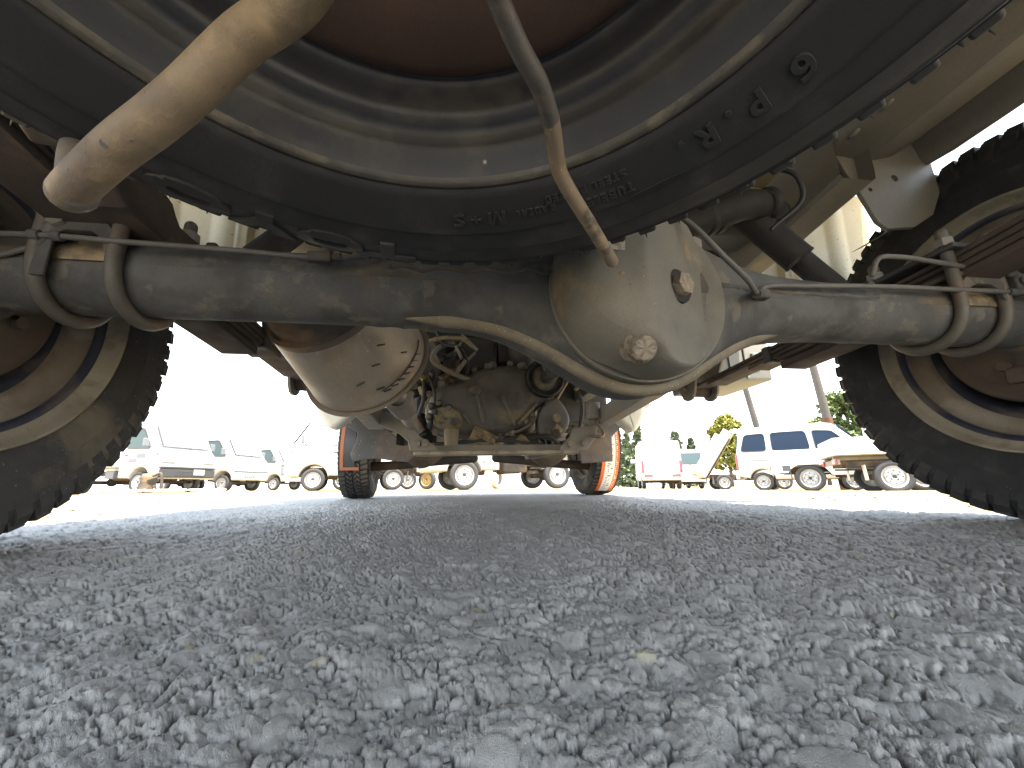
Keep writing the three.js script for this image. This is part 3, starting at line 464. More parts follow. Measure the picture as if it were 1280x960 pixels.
// --- spare wheel hung flat under the bed
const spare = sub('spare_wheel', truck);
spare.position.set(-0.169, 0.2415, -0.045); spare.rotation.set(-0.1, 0, -0.009);
{
  // local: axis +y, sidewall facing the ground at y = 0
  const D = new V3(0, 1, 0), O = new V3();
  const wall = [[0.166, 0.04], [0.168, 0.022], [0.172, 0.0155], [0.1765, 0.0115], [0.1775, 0.0085], [0.182, 0.0062], [0.2, 0.0018], [0.2062, 0.0012], [0.2068, 0.0002], [0.2076, 0.0011], [0.216, 0.0002], [0.2225, 0.0001], [0.223, -0.0008], [0.2238, 0.0002], [0.232, 0.0014], [0.2424, 0.005], [0.2434, 0.0046], [0.2444, 0.0062], [0.254, 0.0135], [0.2572, 0.0165], [0.2582, 0.0158], [0.2592, 0.0182], [0.263, 0.024], [0.2632, 0.034], [0.2622, 0.06], [0.2622, 0.075]];
  const up = [...wall, ...wall.slice(0, -1).reverse().map(([r, a]) => [r, 0.15 - a])];
  part('tyre', lathe(up, O, D, 220), M.tyre, spare);
  const lug = []; // torn shoulder lugs all round
  for (let i = 0; i < 76; i++) {
    const a = i / 76 * Math.PI * 2, k = rr(0.8, 1.15), q = new THREE.Matrix4().makeRotationY(a);
    lug.push(new RoundedBoxGeometry(0.012, 0.026, 0.0135 * k, 2, 0.002).rotateZ(-0.32).translate(0.2655, 0.032, 0).applyMatrix4(q));
    lug.push(new RoundedBoxGeometry(0.008, 0.1, 0.015, 2, 0.002).translate(0.2642, 0.075, 0.004).applyMatrix4(q));
    lug.push(new THREE.ConeGeometry(0.0014, rr(0.003, 0.009), 4).rotateZ(-1.9).translate(0.2695, 0.0215 + rr(-0.002, 0.003), rr(-0.004, 0.004)).applyMatrix4(q));
    lug.push(new THREE.ConeGeometry(0.0012, rr(0.002, 0.006), 4).rotateZ(-2.3).translate(0.2655, 0.0205, rr(-0.009, -0.004)).applyMatrix4(q));
  }
  part('tread', lug, M.tyreDusty, spare);
  // raised lettering, tops outwards, as moulded
  const slope = (r) => { for (let i = 1; i < wall.length; i++) if (wall[i][0] >= r) { const [r0, a0] = wall[i - 1], [r1, a1] = wall[i]; return [mix(a0, a1, (r - r0) / (r1 - r0)), r > 0.225 ? sstep(0.225, 0.26, r) * 0.75 : -sstep(0.215, 0.18, r) * 0.3]; } return [0.02, 0.5]; };
  const onWall = (g, ang, r) => { // wrap a flat glyph onto the curved sidewall, tops outwards
    const a0 = ang * Math.PI / 180, p = g.attributes.position;
    for (let i = 0; i < p.count; i++) { const rad = r + p.getY(i), a = a0 + p.getX(i) / r, z = p.getZ(i), e = 0.001, [y] = slope(rad), sl = (slope(rad + e)[0] - slope(rad - e)[0]) / (2 * e), k = 1 / Math.hypot(1, sl), R = rad + z * sl * k; p.setXYZ(i, R * Math.cos(a), y - z * k, -R * Math.sin(a)); }
    g.computeVertexNormals(); return g;
  };
  const glyph = (ch, size, depth, sx = 1) => { const g = new TextGeometry(ch, { font, size, depth, curveSegments: 6, bevelEnabled: true, bevelThickness: 0.0003, bevelSize: 0.0002, bevelSegments: 1 }); g.computeBoundingBox(); const b = g.boundingBox; g.translate(-(b.min.x + b.max.x) / 2, -size / 2, 0); g.scale(sx, 1, 1); return [g, (b.max.x - b.min.x) * sx]; };
  const text = (str, a0, r, size, depth, gap, sx = 1) => { let a = a0; const out = []; for (const ch of str) { if (ch === ' ') { a += size / r * 28; continue; } const [g, w] = glyph(ch, size, depth, sx), d = (w / 2 + gap / 2) / r * 180 / Math.PI; a -= 0; out.push(onWall(g, a + d, r)); a += 2 * d; } return out; };
  const wide = [];
  const ring = (rx, ry, ix, iy) => { const s = new THREE.Shape(); s.absellipse(0, 0, rx, ry, 0, Math.PI * 2); const h = new THREE.Path(); h.absellipse(0, 0, ix, iy, 0, Math.PI * 2, true); s.holes.push(h); return new THREE.ExtrudeGeometry(s, { depth: 0.0014, bevelEnabled: true, bevelSize: 0.0006, bevelThickness: 0.0006, bevelSegments: 2, curveSegments: 40 }); };
  const poly = (p) => plate(p, 0.0014, 0.0006);
  wide.push(onWall(ring(0.0205, 0.0112, 0.0118, 0.0052), 106, 0.2315), onWall(ring(0.0205, 0.0112, 0.0118, 0.0052), 125.6, 0.2315));
  wide.push(onWall(poly([[-0.019, 0.0118], [0.019, 0.0118], [0.019, 0.0045], [0.005, 0.0045], [0.005, -0.0118], [-0.005, -0.0118], [-0.005, 0.0045], [-0.019, 0.0045]]), 96.6, 0.2315));
  wide.push(onWall(poly([[-0.019, 0.0118], [-0.009, 0.0118], [0, 0.002], [0.009, 0.0118], [0.019, 0.0118], [0.005, -0.004], [0.005, -0.0118], [-0.005, -0.0118], [-0.005, -0.004]]), 116, 0.2315));
  part('raised_lettering', wide, M.tyre, spare);
  part('raised_lettering', [text('M+S', 73.2, 0.1955, 0.0085, 0.0011, 0.0022, 1.25), text('TUBELESS', 50.2, 0.1985, 0.0056, 0.0009, 0.001), text('STEEL BELTED', 50.6, 0.189, 0.005, 0.0009, 0.0009), text('RADIAL', 64.2, 0.1945, 0.0046, 0.0009, 0.0007), text('6 P.R.', 22.6, 0.1935, 0.0118, 0.0013, 0.0062)], M.tyre, spare);
  part('raised_lettering', [plate([[-0.016, -0.0004], [0.016, -0.0004], [0.016, 0.0004], [-0.016, 0.0004]], 0.0006, 0)].map((g) => onWall(g, 47, 0.205)), M.tyre, spare);
  part('rim_flange', lathe([[0.1705, 0.0125], [0.172, 0.0105], [0.1735, 0.0092], [0.1752, 0.0092], [0.1768, 0.0102], [0.1772, 0.012], [0.176, 0.0145], [0.172, 0.018], [0.1705, 0.026]], O, D, 180), M.lipDark, spare);
  part('rim', lathe([[0.1705, 0.0125], [0.167, 0.0175], [0.1625, 0.0225], [0.1602, 0.026], [0.159, 0.031], [0.1555, 0.035], [0.1515, 0.0365], [0.149, 0.041], [0.1475, 0.047], [0.146, 0.0535], [0.1435, 0.058], [0.1415, 0.0585]], O, D, 180), M.rimDark, spare);
  part('rim_disc', [lathe([[0.1415, 0.0572], [0.139, 0.0545], [0.132, 0.052], [0.115, 0.0505], [0.098, 0.0525], [0.082, 0.061], [0.07, 0.0675], [0.05, 0.069], [0.034, 0.068], [0.032, 0.074]], O, D, 120), ...[0, 1, 2, 3].map((k) => lathe([[0.008, 0.0], [0.0125, -0.002], [0.015, 0]], new V3(0.05 * Math.cos(k * 1.571 + 0.4), 0.0685, 0.05 * Math.sin(k * 1.571 + 0.4)), D, 24))], M.rimRust, spare);
  part('hub_plate', [lathe([[0, 0.073], [0.034, 0.073]], O, D, 40)], M.dark, spare);
}
// carrier: bent tube and thin hooked rod that hold the spare up
const carrier = sub('spare_carrier', truck);
part('carrier_tube', tube([P(-0.12, 0.224, 0.02), P(-0.17, 0.226, 0.08), P(-0.203, 0.2265, 0.119), P(-0.2265, 0.219, 0.131), P(-0.2475, 0.2035, 0.1405), P(-0.262, 0.195, 0.147), P(-0.28, 0.1865, 0.155), P(-0.298, 0.1775, 0.1645), P(-0.3045, 0.1752, 0.1688)], 0.0083, { seg: 150, rad: 22, rf: (u) => 1 - 0.08 * sstep(0.8, 1, u) }), M.rustTube, carrier);
part('carrier_hook', tube([P(-0.3025, 0.1755, 0.1685), P(-0.3075, 0.1775, 0.172), P(-0.313, 0.187, 0.1795), P(-0.335, 0.217, 0.2), P(-0.352, 0.2395, 0.2165)], 0.0078, { seg: 60, rad: 20 }), worn({ base: [0.1, 0.087, 0.07], mottle: 0.4, patches: [{ col: [0.15, 0.11, 0.065], at: 0.6, per: 6 }], tile: 0.12, rough: 0.7, bump: 0.0007, size: 192 }), carrier);
part('tube_hole', lathe([[0, 0], [0.0017, 0]], P(-0.2775, 0.1828, 0.1475), new V3(0.2, -0.45, 0.87), 14), M.rubber, carrier);
part('carrier_rod', tube([P(-0.143, 0.2225, 0.06), P(-0.136, 0.2205, 0.098), P(-0.124, 0.2175, 0.118), P(-0.112, 0.2155, 0.133), P(-0.1045, 0.2148, 0.147)], 0.0042, { seg: 60, rad: 16 }), worn({ base: [0.06, 0.052, 0.044], mottle: 0.35, patches: [{ col: [0.12, 0.09, 0.06], at: 0.6, per: 9 }], tile: 0.1, rough: 0.6, bump: 0.0004, size: 192 }), carrier);
part('carrier_rod', tube([P(-0.106, 0.2149, 0.1442), P(-0.1045, 0.2148, 0.147), P(-0.1005, 0.214, 0.157), P(-0.097, 0.2132, 0.167), P(-0.0935, 0.212, 0.175), P(-0.0825, 0.2088, 0.189), P(-0.07, 0.205, 0.203), P(-0.044, 0.1985, 0.234)], 0.004, { seg: 90, rad: 16 }), M.rodRust, carrier);
part('carrier_bracket', [box(0.04, 0.012, 0.03, P(-0.375, 0.262, 0.235), [0.4, 0.6, 0], 0.003), ...hexBolt(P(-0.36, 0.255, 0.222), new V3(0.4, -0.4, 0.8), 0.009, 0.01)], M.rodRust, carrier);

// --- muffler and exhaust
{
  const g = sub('muffler', truck);
  const a = P(-0.349, 0.329, 0.603), b = P(-0.309, 0.278, 0.735), n = b.clone().sub(a).normalize(), u = new V3(0, 1, 0).addScaledVector(n, -n.y).normalize(), w = new V3().crossVectors(u, n);
  const L = a.distanceTo(b), ring = (t, r, ang) => a.clone().addScaledVector(n, t * L).addScaledVector(u, r * Math.sin(ang)).addScaledVector(w, r * Math.cos(ang));
  const prof = [[0, -0.035], [0.045, -0.035], [0.07, -0.031], [0.079, -0.022], [0.084, -0.004], [0.0865, 0.002], [0.09, 0.0035], [0.0925, 0.001], [0.0935, -0.003], [0.0928, 0.004], [0.0918, 0.012]];
  part('muffler_end', grid(96, prof.length - 1, (x, y) => { const [r, d] = prof[Math.round(y * (prof.length - 1))]; return ring((0.035 - d - 0.035) / L * -1, r, x * Math.PI * 2); }), worn({ base: [0.11, 0.085, 0.065], mottle: 0.3, patches: [{ col: [0.3, 0.18, 0.085], at: 0.55, per: 3, max: 0.85 }], tile: 0.3, rough: 0.7, bump: 0.0006 }), g);
  part('muffler_body', grid(110, 40, (x, y) => { const ang = x * Math.PI * 2, r = mix(0.0915, 0.1065, Math.min(1, y * 1.05)) * (y > 0.93 ? 1 + 0.012 * Math.sin((y - 0.93) / 0.07 * Math.PI) : 1), dent = -0.0035 * Math.exp(-Math.pow((ang - 4.3) / 0.25, 2)) * sstep(0.1, 0.3, y) * sstep(1, 0.8, y); return ring(0.03 + y * 0.99, r + dent, ang); }), M.muffler, g);
  part('muffler_end', grid(80, 8, (x, y) => ring(1.02 + 0.06 * Math.sqrt(y), 0.106 * (1 - y) + 0.01, x * Math.PI * 2)), M.muffler, g);
  for (const [t, an0] of [[0.35, -0.55], [0.5, -0.8], [0.62, -1.15], [0.66, -0.3], [0.8, -0.95]]) { const an = -Math.PI - an0, o = ring(t, mix(0.0918, 0.1068, t), an), nn = ring(t, 1, an).sub(ring(t, 0, an)).normalize(); part('louvre', box(0.0022, 0.0022, 0.014, new V3(), [0, 0, 0], 0.0005).applyQuaternion(new THREE.Quaternion().setFromUnitVectors(new V3(0, 1, 0), nn)).translate(o.x, o.y, o.z), M.dark, g); }
  for (let k = 0; k < 7; k++) { const an = -Math.PI + 0.1 + k * 0.13, o = ring(0.87, 0.1062, an), nn = ring(0.8, 1, an).sub(ring(0.8, 0, an)).normalize(); part('louvre', box(0.0016, 0.003, 0.013, new V3(), [0, 0, 0.2], 0.0004).applyQuaternion(new THREE.Quaternion().setFromUnitVectors(new V3(0, 1, 0), nn)).translate(o.x, o.y, o.z), M.dark, g); }
  part('shield_seam', tube(Array.from({ length: 12 }, (_, k) => ring(0.83, 0.1061, -Math.PI - 0.15 + k * 0.1)), 0.0011, { seg: 40, rad: 6 }), M.dark, g);
  part('exhaust_pipe', [tube([P(-0.29, 0.26, 0.78), P(-0.27, 0.24, 0.88), P(-0.27, 0.235, 1.0), P(-0.28, 0.24, 1.2), P(-0.28, 0.25, 1.6)], 0.021, { seg: 50 }), ...Array.from({ length: 8 }, (_, k) => lathe([[0.02, -0.006], [0.03, -0.002], [0.03, 0.002], [0.02, 0.006]], P(-0.272 , 0.238, 0.87 + k * 0.016), new V3(0, 0, 1), 24))], M.steel, g);
}

// --- gearbox, engine and what hangs round them
{
  const g = sub('gearbox', truck), F = 1.4;
  const q = (px) => px; // outline in metres at F
  const outline = smooth([[-0.236, 0.36], [-0.2, 0.395], [-0.14, 0.41], [-0.075, 0.45], [0.0, 0.468], [0.08, 0.466], [0.13, 0.44], [0.165, 0.4], [0.172, 0.35], [0.13, 0.318], [0.09, 0.275], [0.05, 0.238], [-0.02, 0.222], [-0.12, 0.218], [-0.19, 0.222], [-0.225, 0.245], [-0.245, 0.3]], 5);
  part('casing', [plate(outline, 0.02, 0.035).translate(0, 0, -F - 0.02), plate(outline.map(([x, y]) => [x * 1.05 - 0.0, (y - 0.33) * 1.05 + 0.33]), 0.02, 0.006).translate(0, 0, -F - 0.045), box(0.36, 0.2, 0.4, P(-0.03, 0.34, F + 0.25), [0, 0, 0], 0.05)], M.alloy, g);
  const ribs = [[[-0.085, 0.36], [-0.06, 0.255]], [[0.0, 0.355], [0.045, 0.25]], [[0.125, 0.33], [0.055, 0.255]], [[-0.13, 0.29], [-0.105, 0.26]]];
  for (const [a, b] of ribs) part('casing_rib', beam(P(a[0], a[1], F - 0.034), P(b[0], b[1], F - 0.03), 0.011, 0.022, 0.004, new V3(0, 0, 1)), M.alloy, g);
  for (const [x, y, r] of [[-0.09, 0.372, 0.022], [-0.2, 0.392, 0.015], [-0.03, 0.462, 0.014], [0.075, 0.462, 0.015], [-0.235, 0.315, 0.013], [-0.21, 0.325, 0.013], [-0.175, 0.31, 0.013], [-0.155, 0.265, 0.022], [-0.24, 0.28, 0.012]]) part('casing_boss', [lathe([[0, 0.03], [r * 0.62, 0.03], [r * 0.66, 0.026], [r * 0.7, 0.012], [r, 0.008], [r * 1.1, -0.02]], P(x, y, F - 0.028), new V3(0, -0.15, 1), 24), ...hexBolt(P(x, y - 0.004, F - 0.056), new V3(0, -0.1, 1), r * 0.45, 0.008)], M.alloy, g);
  part('oil_stain_cover', plate(smooth([[-0.215, 0.305], [-0.17, 0.312], [-0.135, 0.285], [-0.135, 0.245], [-0.18, 0.235], [-0.222, 0.25]], 4), 0.008, 0.006).translate(0, 0, -F + 0.033), M.alloyDirt, g);
  part('drain_cup', lathe([[0, -0.02], [0.02, -0.02], [0.023, 0.012], [0.024, 0.04], [0.015, 0.04]], P(-0.165, 0.195, F - 0.05), new V3(0, 1, 0), 28), worn({ base: [0.25, 0.205, 0.14], mottle: 0.3, tile: 0.2, rough: 0.8 }), g);
  part('mount_block', [box(0.1, 0.05, 0.05, P(-0.055, 0.205, F - 0.03), [0, 0, -0.45], 0.006), box(0.07, 0.018, 0.056, P(-0.056, 0.208, F - 0.034), [0, 0, -0.45], 0.003)], M.mud, g);
  // transfer output: black ring with the shaft yoke
  part('output_seal', lathe([[0.05, -0.02], [0.062, -0.02], [0.068, -0.01], [0.068, 0.012], [0.06, 0.016], [0.055, 0.008], [0.045, 0.008]], P(0.15, 0.415, F - 0.05), new V3(0.1, -0.1, 1), 48), M.rubber, g);
  part('output_flange', [lathe([[0, 0.012], [0.03, 0.012], [0.034, 0.006], [0.048, 0.004], [0.05, -0.01]], P(0.152, 0.415, F - 0.05), new V3(0.1, -0.1, 1), 40), box(0.03, 0.075, 0.03, P(0.16, 0.43, F - 0.075), [0, 0, 0.3], 0.008)], M.alloy, g);
  part('drive_shaft', [tube([P(0.152, 0.415, F - 0.05), P(0.13, 0.36, 1.0), P(0.07, 0.285, 0.56), P(BX, AY, 0.45)], 0.02, { seg: 50, tension: 0.1 })], M.dark, g);
  part('side_casing', [plate(smooth([[0.14, 0.315], [0.19, 0.35], [0.23, 0.3], [0.235, 0.26], [0.2, 0.215], [0.14, 0.205], [0.125, 0.25]], 4), 0.05, 0.014).translate(0, 0, -F - 0.02), lathe([[0, 0.035], [0.03, 0.035], [0.045, 0.028], [0.05, 0], [0.05, -0.03]], P(0.185, 0.275, F), new V3(0, 0, 1), 32)], M.alloy, g);
  part('side_plug', [...hexBolt(P(0.188, 0.277, F - 0.034), new V3(0, 0, 1), 0.018, 0.014)], M.alloyDirt, g);
  part('flange_lip', tube([P(0.02, 0.225, F - 0.01), P(0.07, 0.24, F - 0.02), P(0.11, 0.268, F - 0.02), P(0.14, 0.3, F - 0.02), P(0.19, 0.34, F - 0.02), P(0.21, 0.37, F - 0.02), P(0.235, 0.41, F - 0.03)], 0.006, { seg: 60 }), M.steel, g);
  for (let k = 0; k < 30; k++) { const [x, y] = outline[(k * outline.length / 30) | 0]; if (k % 3 !== 1) part('casing_bolt', hexBolt(P(x * 1.03, (y - 0.33) * 1.03 + 0.33, F - 0.012), new V3(0, 0, 1), 0.0075, 0.012, 0.011), k % 2 ? M.alloy : M.steel, g); }
  for (const [a, b, r] of [[[-0.26, 0.4], [-0.3, 0.22], 0.007], [[-0.25, 0.43], [-0.235, 0.24], 0.005], [[0.24, 0.42], [0.27, 0.22], 0.007], [[-0.22, 0.19], [0.16, 0.185], 0.006], [[0.08, 0.21], [0.2, 0.19], 0.008]]) part('pipe', tube([P(a[0], a[1], F - 0.03), P((a[0] + b[0]) / 2 + 0.02, (a[1] + b[1]) / 2 + 0.012, F - 0.055), P(b[0], b[1], F - 0.02)], r, { seg: 30, rad: 10 }), M.dark, g);
  for (let k = 0; k < 22; k++) part('fitting', [box(rr(0.015, 0.045), rr(0.012, 0.04), rr(0.02, 0.05), P(k < 12 ? rr(0.04, 0.27) : rr(-0.3, -0.2), k < 12 ? rr(0.17, 0.24) : rr(0.2, 0.46), F + rr(-0.04, 0.06)), [rr(-0.6, 0.6), rr(-0.6, 0.6), rr(-0.8, 0.8)], 0.004)], k % 4 ? M.dark : M.alloyDirt, g);
  part('sump', [box(0.16, 0.06, 0.2, P(0.09, 0.2, F + 0.1), [0, 0, 0.1], 0.02), box(0.1, 0.03, 0.08, P(0.14, 0.165, F + 0.02), [0, 0, 0.15], 0.006)], M.alloy, g);
  for (let k = 0; k < 5; k++) part('sump_fin', box(0.006, 0.035, 0.06, P(0.13 + k * 0.022, 0.195 - k * 0.002, F - 0.0), [0, 0, 0.2], 0.002), M.alloy, g);
}
{
  const g = sub('engine', truck);
  part('engine_block', [box(0.5, 0.36, 0.5, P(-0.02, 0.46, 1.95), [0, 0, 0], 0.03), box(0.13, 0.13, 0.1, P(-0.08, 0.53, 1.5), [0, 0.1, 0], 0.012), box(0.1, 0.12, 0.1, P(0.05, 0.56, 1.5), [0, 0, 0], 0.012), box(0.92, 0.34, 0.06, P(0.04, 0.48, 1.72), [0, 0, 0], 0.02), lathe([[0, -0.05], [0.05, -0.05], [0.055, 0.05], [0, 0.055]], P(0.09, 0.53, 1.45), new V3(0, 1, 0.2), 28)], M.dark, g);
  part('hose', tube([P(-0.17, 0.57, 1.45), P(-0.22, 0.52, 1.38), P(-0.235, 0.475, 1.36), P(-0.2, 0.445, 1.36), P(-0.14, 0.42, 1.37), P(-0.09, 0.41, 1.39)], 0.009, { seg: 60 }), M.member, g);
  part('hose', tube([P(-0.23, 0.6, 1.4), P(-0.2, 0.54, 1.38), P(-0.14, 0.52, 1.37), P(-0.115, 0.46, 1.38), P(-0.125, 0.4, 1.39)], 0.006, { seg: 60 }), M.dark, g);
  part('hose', tube([P(-0.25, 0.54, 1.36), P(-0.19, 0.555, 1.36), P(-0.13, 0.55, 1.36), P(-0.1, 0.53, 1.37)], 0.007, { seg: 50 }), M.alloyDirt, g);
  part('hose', tube([P(0.14, 0.52, 1.3), P(0.15, 0.47, 1.26), P(0.2, 0.44, 1.26), P(0.26, 0.44, 1.3), P(0.27, 0.4, 1.3), P(0.25, 0.37, 1.32)], 0.0065, { seg: 60 }), M.alloyDirt, g);
  for (let k = 0; k < 16; k++) part('engine_fitting', [box(rr(0.02, 0.05), rr(0.02, 0.06), rr(0.02, 0.05), P(rr(-0.25, -0.06), rr(0.42, 0.6), rr(1.42, 1.55)), [rr(-1, 1), rr(-1, 1), rr(-1, 1)], 0.005)], k % 3 ? M.dark : M.alloyDirt, g);
  for (let k = 0; k < 6; k++) part('bracket', [box(rr(0.006, 0.012), rr(0.05, 0.09), 0.02, P(rr(-0.24, -0.08), rr(0.44, 0.6), rr(1.36, 1.42)), [0, 0, rr(-0.8, 0.8)], 0.002)], k % 2 ? M.member : M.steel, g);
  part('heat_shield', [grid(8, 4, (u, v) => P(mix(-0.36, -0.22, u), mix(0.2, 0.42, v), 1.5 + 0.04 * Math.sin(u * 9)))], M.dark, g);
}
{ // crossmember ahead of the muffler: flat bar with two sloping brackets
  const g = sub('gearbox_crossmember', truck), F = 1.25;
  part('bar', [box(0.5, 0.012, 0.06, P(-0.022, 0.1525, F + 0.02), [0, 0, 0.008], 0.004)], worn({ base: [0.36, 0.3, 0.2], mottle: 0.25, patches: [{ col: [0.2, 0.15, 0.1], at: 0.6, per: 7 }], tile: 0.2, rough: 0.6 }), g);
  part('bar_web', [box(0.49, 0.03, 0.004, P(-0.022, 0.165, F + 0.045), [0, 0, 0.008], 0.001)], M.member, g);
  part('side_bracket', plateAt([[-0.39, 0.275], [-0.33, 0.268], [-0.285, 0.24], [-0.255, 0.2], [-0.208, 0.172], [-0.2, 0.157], [-0.283, 0.157], [-0.289, 0.185], [-0.315, 0.207], [-0.36, 0.225], [-0.4, 0.24]], F, 0.006, 0.003), M.member, g);
  part('side_bracket', plateAt([[0.165, 0.166], [0.2, 0.2], [0.21, 0.226], [0.255, 0.235], [0.292, 0.24], [0.285, 0.2], [0.255, 0.162], [0.24, 0.157], [0.17, 0.157]], F, 0.006, 0.003), M.member, g);
  for (const [x, y] of [[-0.262, 0.178], [-0.24, 0.178], [0.2, 0.178], [0.243, 0.18]]) part('bracket_bolt', hexBolt(P(x, y, F - 0.0085), new V3(0, 0, 1), 0.011, 0.009, 0.014), M.steel, g);
  part('rubber_mount', [lathe([[0, -0.02], [0.02, -0.02], [0.022, 0.03], [0, 0.03]], P(0.275, 0.275, F - 0.02), new V3(0, 1, 0), 24)], M.member, g);
  part('support_rail', beam(P(-0.42, 0.3, 0.95), P(-0.39, 0.25, 1.3), 0.05, 0.05, 0.006), M.member, truck); part('support_rail', beam(P(0.4, 0.33, 0.85), P(0.3, 0.25, 1.3), 0.05, 0.05, 0.006), M.member, truck);
  part('brake_hose', tube([P(0.28, 0.245, 1.22), P(0.3, 0.21, 1.22), P(0.285, 0.195, 1.2), P(0.25, 0.2, 1.2)], 0.005, { seg: 30 }), M.rodRust, truck);
}
{ // pale ribbed box hung from the right rail
  const g = sub('side_box', truck), bm = plain([0.2, 0.2, 0.185], 0.6);
  part('box_body', toCreasedNormals(box(0.2, 0.14, 0.24, P(0.705, 0.425, 1.22), [0, 0, 0.02], 0.008), 0.5), bm, g);
  for (const x of [0.668, 0.72]) part('box_rib', box(0.008, 0.13, 0.006, P(x, 0.425, 1.097), [0, 0, 0.02], 0.002), bm, g);
  part('box_latch', [box(0.03, 0.022, 0.012, P(0.755, 0.43, 1.096), [0, 0, 0], 0.004)], bm, g);
  part('box_hanger', [box(0.012, 0.22, 0.05, P(0.6, 0.47, 1.12), [0, 0, 0], 0.003)], M.member, g);
}
// --- front end: lower arms, mud flaps, wheels, fender bottoms
for (const s of [-1, 1]) {
  const g = sub('lower_arm', truck);
  part('arm_beam', [tube([P(s * 0.62, 0.165, FX), P(s * 0.45, 0.172, 2.33), P(s * 0.25, 0.188, 2.28), P(s * 0.06, 0.2, 2.22)], 0.024, { seg: 40, rad: 16 })], M.under, g);
  part('arm_cover', [grid(30, 14, (u, v) => { const a = u * Math.PI, x = mix(0.44, 0.2, u); return P(s * x, 0.24 - 0.075 * Math.sin(a) * Math.sin(v * 1.57) - 0.02 * v, 2.02 + 0.12 * v); })], worn({ base: [0.2, 0.14, 0.085], mottle: 0.3, patches: [{ col: [0.1, 0.08, 0.06], at: 0.55, per: 4 }], tile: 0.3, rough: 0.8 }), g);
  const flap = s < 0 ? [[-0.7, 0.36], [-0.62, 0.385], [-0.53, 0.37], [-0.44, 0.29], [-0.36, 0.24], [-0.33, 0.2], [-0.37, 0.165], [-0.43, 0.17], [-0.5, 0.182], [-0.56, 0.178], [-0.61, 0.168], [-0.625, 0.2], [-0.605, 0.25], [-0.6, 0.3]] : [[0.68, 0.4], [0.5, 0.4], [0.45, 0.27], [0.44, 0.2], [0.45, 0.155], [0.605, 0.165], [0.608, 0.285], [0.66, 0.33]];
  part('mud_flap', [plateAt(flap, 1.96, 0.006, 0.003), grid(20, 10, (u, v) => { const k = mix(0.4, 0.66, u); return P(s * k, 0.36 + 0.05 * v + 0.03 * Math.sin(u * 3), 1.97 + 0.1 * v); })], M.flap, truck);
  const fen = s < 0 ? [[-0.745, 0.56], [-0.74, 0.45], [-0.715, 0.385], [-0.682, 0.32], [-0.645, 0.284], [-0.62, 0.288], [-0.568, 0.335], [-0.55, 0.36], [-0.56, 0.45], [-0.6, 0.56]] : [[0.745, 0.56], [0.7, 0.45], [0.672, 0.39], [0.655, 0.335], [0.632, 0.293], [0.605, 0.274], [0.585, 0.29], [0.545, 0.33], [0.535, 0.36], [0.54, 0.45], [0.56, 0.56]];
  part('cab_corner', [toCreasedNormals(plateAt(smooth(fen, 4), 1.75, 0.05, 0.018), 0.9), grid(12, 8, (u, v) => P(s * mix(0.58, 0.72, u), mix(0.31, 0.4, u) + 0.2 * v, 1.745 - 0.006 * Math.sin(u * 3.1)))], M.sill, truck);
}
const wl = wheel('front_wheel', -0.664, FX, -1, [M.tyreDusty, M.rimLip], 0.05, true), wr = wheel('front_wheel', 0.64, FX, 1, [M.tyreDusty, M.rimLip], 0.05, true);
{ // maker's label still glued round the tread of the right front tyre, and its peeling film on the left one
  const cv = document.createElement('canvas'); cv.width = 256; cv.height = 1024; const x = cv.getContext('2d');
  x.fillStyle = '#ded9cf'; x.fillRect(0, 0, 256, 1024); x.fillStyle = '#d9661a'; x.fillRect(0, 0, 52, 1024); x.fillRect(196, 0, 60, 1024);
  x.fillStyle = '#5d5b58'; for (let i = 0; i < 40; i++) { x.fillRect(78 + hash(i, 1, 3) * 26, 20 + i * 25, 8 + hash(i, 2, 3) * 30, 7 + hash(i, 3, 3) * 8); if (i % 3) x.fillRect(120 + hash(i, 4, 3) * 26, 24 + i * 25, 8 + hash(i, 5, 3) * 34, 6 + hash(i, 6, 3) * 9); }
  x.fillStyle = '#f6e6d2'; for (let i = 0; i < 44; i++) x.fillRect(204 + hash(i, 7, 3) * 10, 10 + i * 23, 10 + hash(i, 8, 3) * 22, 5 + hash(i, 9, 3) * 7);
  const t = new THREE.CanvasTexture(cv); t.colorSpace = THREE.SRGBColorSpace;
  const strip = (x0, x1, a0, a1, r) => grid(8, 40, (u, v) => { const a = mix(a0, a1, v); return new V3(mix(x0, x1, u), r * Math.sin(a), r * Math.cos(a)); }, true);
  const lab = part('tread_label', strip(-0.045, 0.05, -1.12, 0.62, 0.2705), new THREE.MeshStandardMaterial({ map: t, roughness: 0.45, side: THREE.DoubleSide }), wr, { label: 'orange and white paper label round the tread' });
  lab.geometry.applyMatrix4(new THREE.Matrix4().makeRotationY(Math.PI));
  const om = plain([0.42, 0.15, 0.07], 0.6, 0, { side: THREE.DoubleSide });
  part('tread_label', [strip(-0.058, -0.042, -0.45, 0.55, 0.2705), strip(-0.058, 0.03, -0.5, -0.44, 0.2706)], om, wl, { label: 'torn orange border of a peeled tread label' });
  part('label_film', strip(-0.04, 0.012, -0.43, 0.5, 0.272), plain([0.055, 0.056, 0.06], 0.4, 0, { side: THREE.DoubleSide }), wl);
}
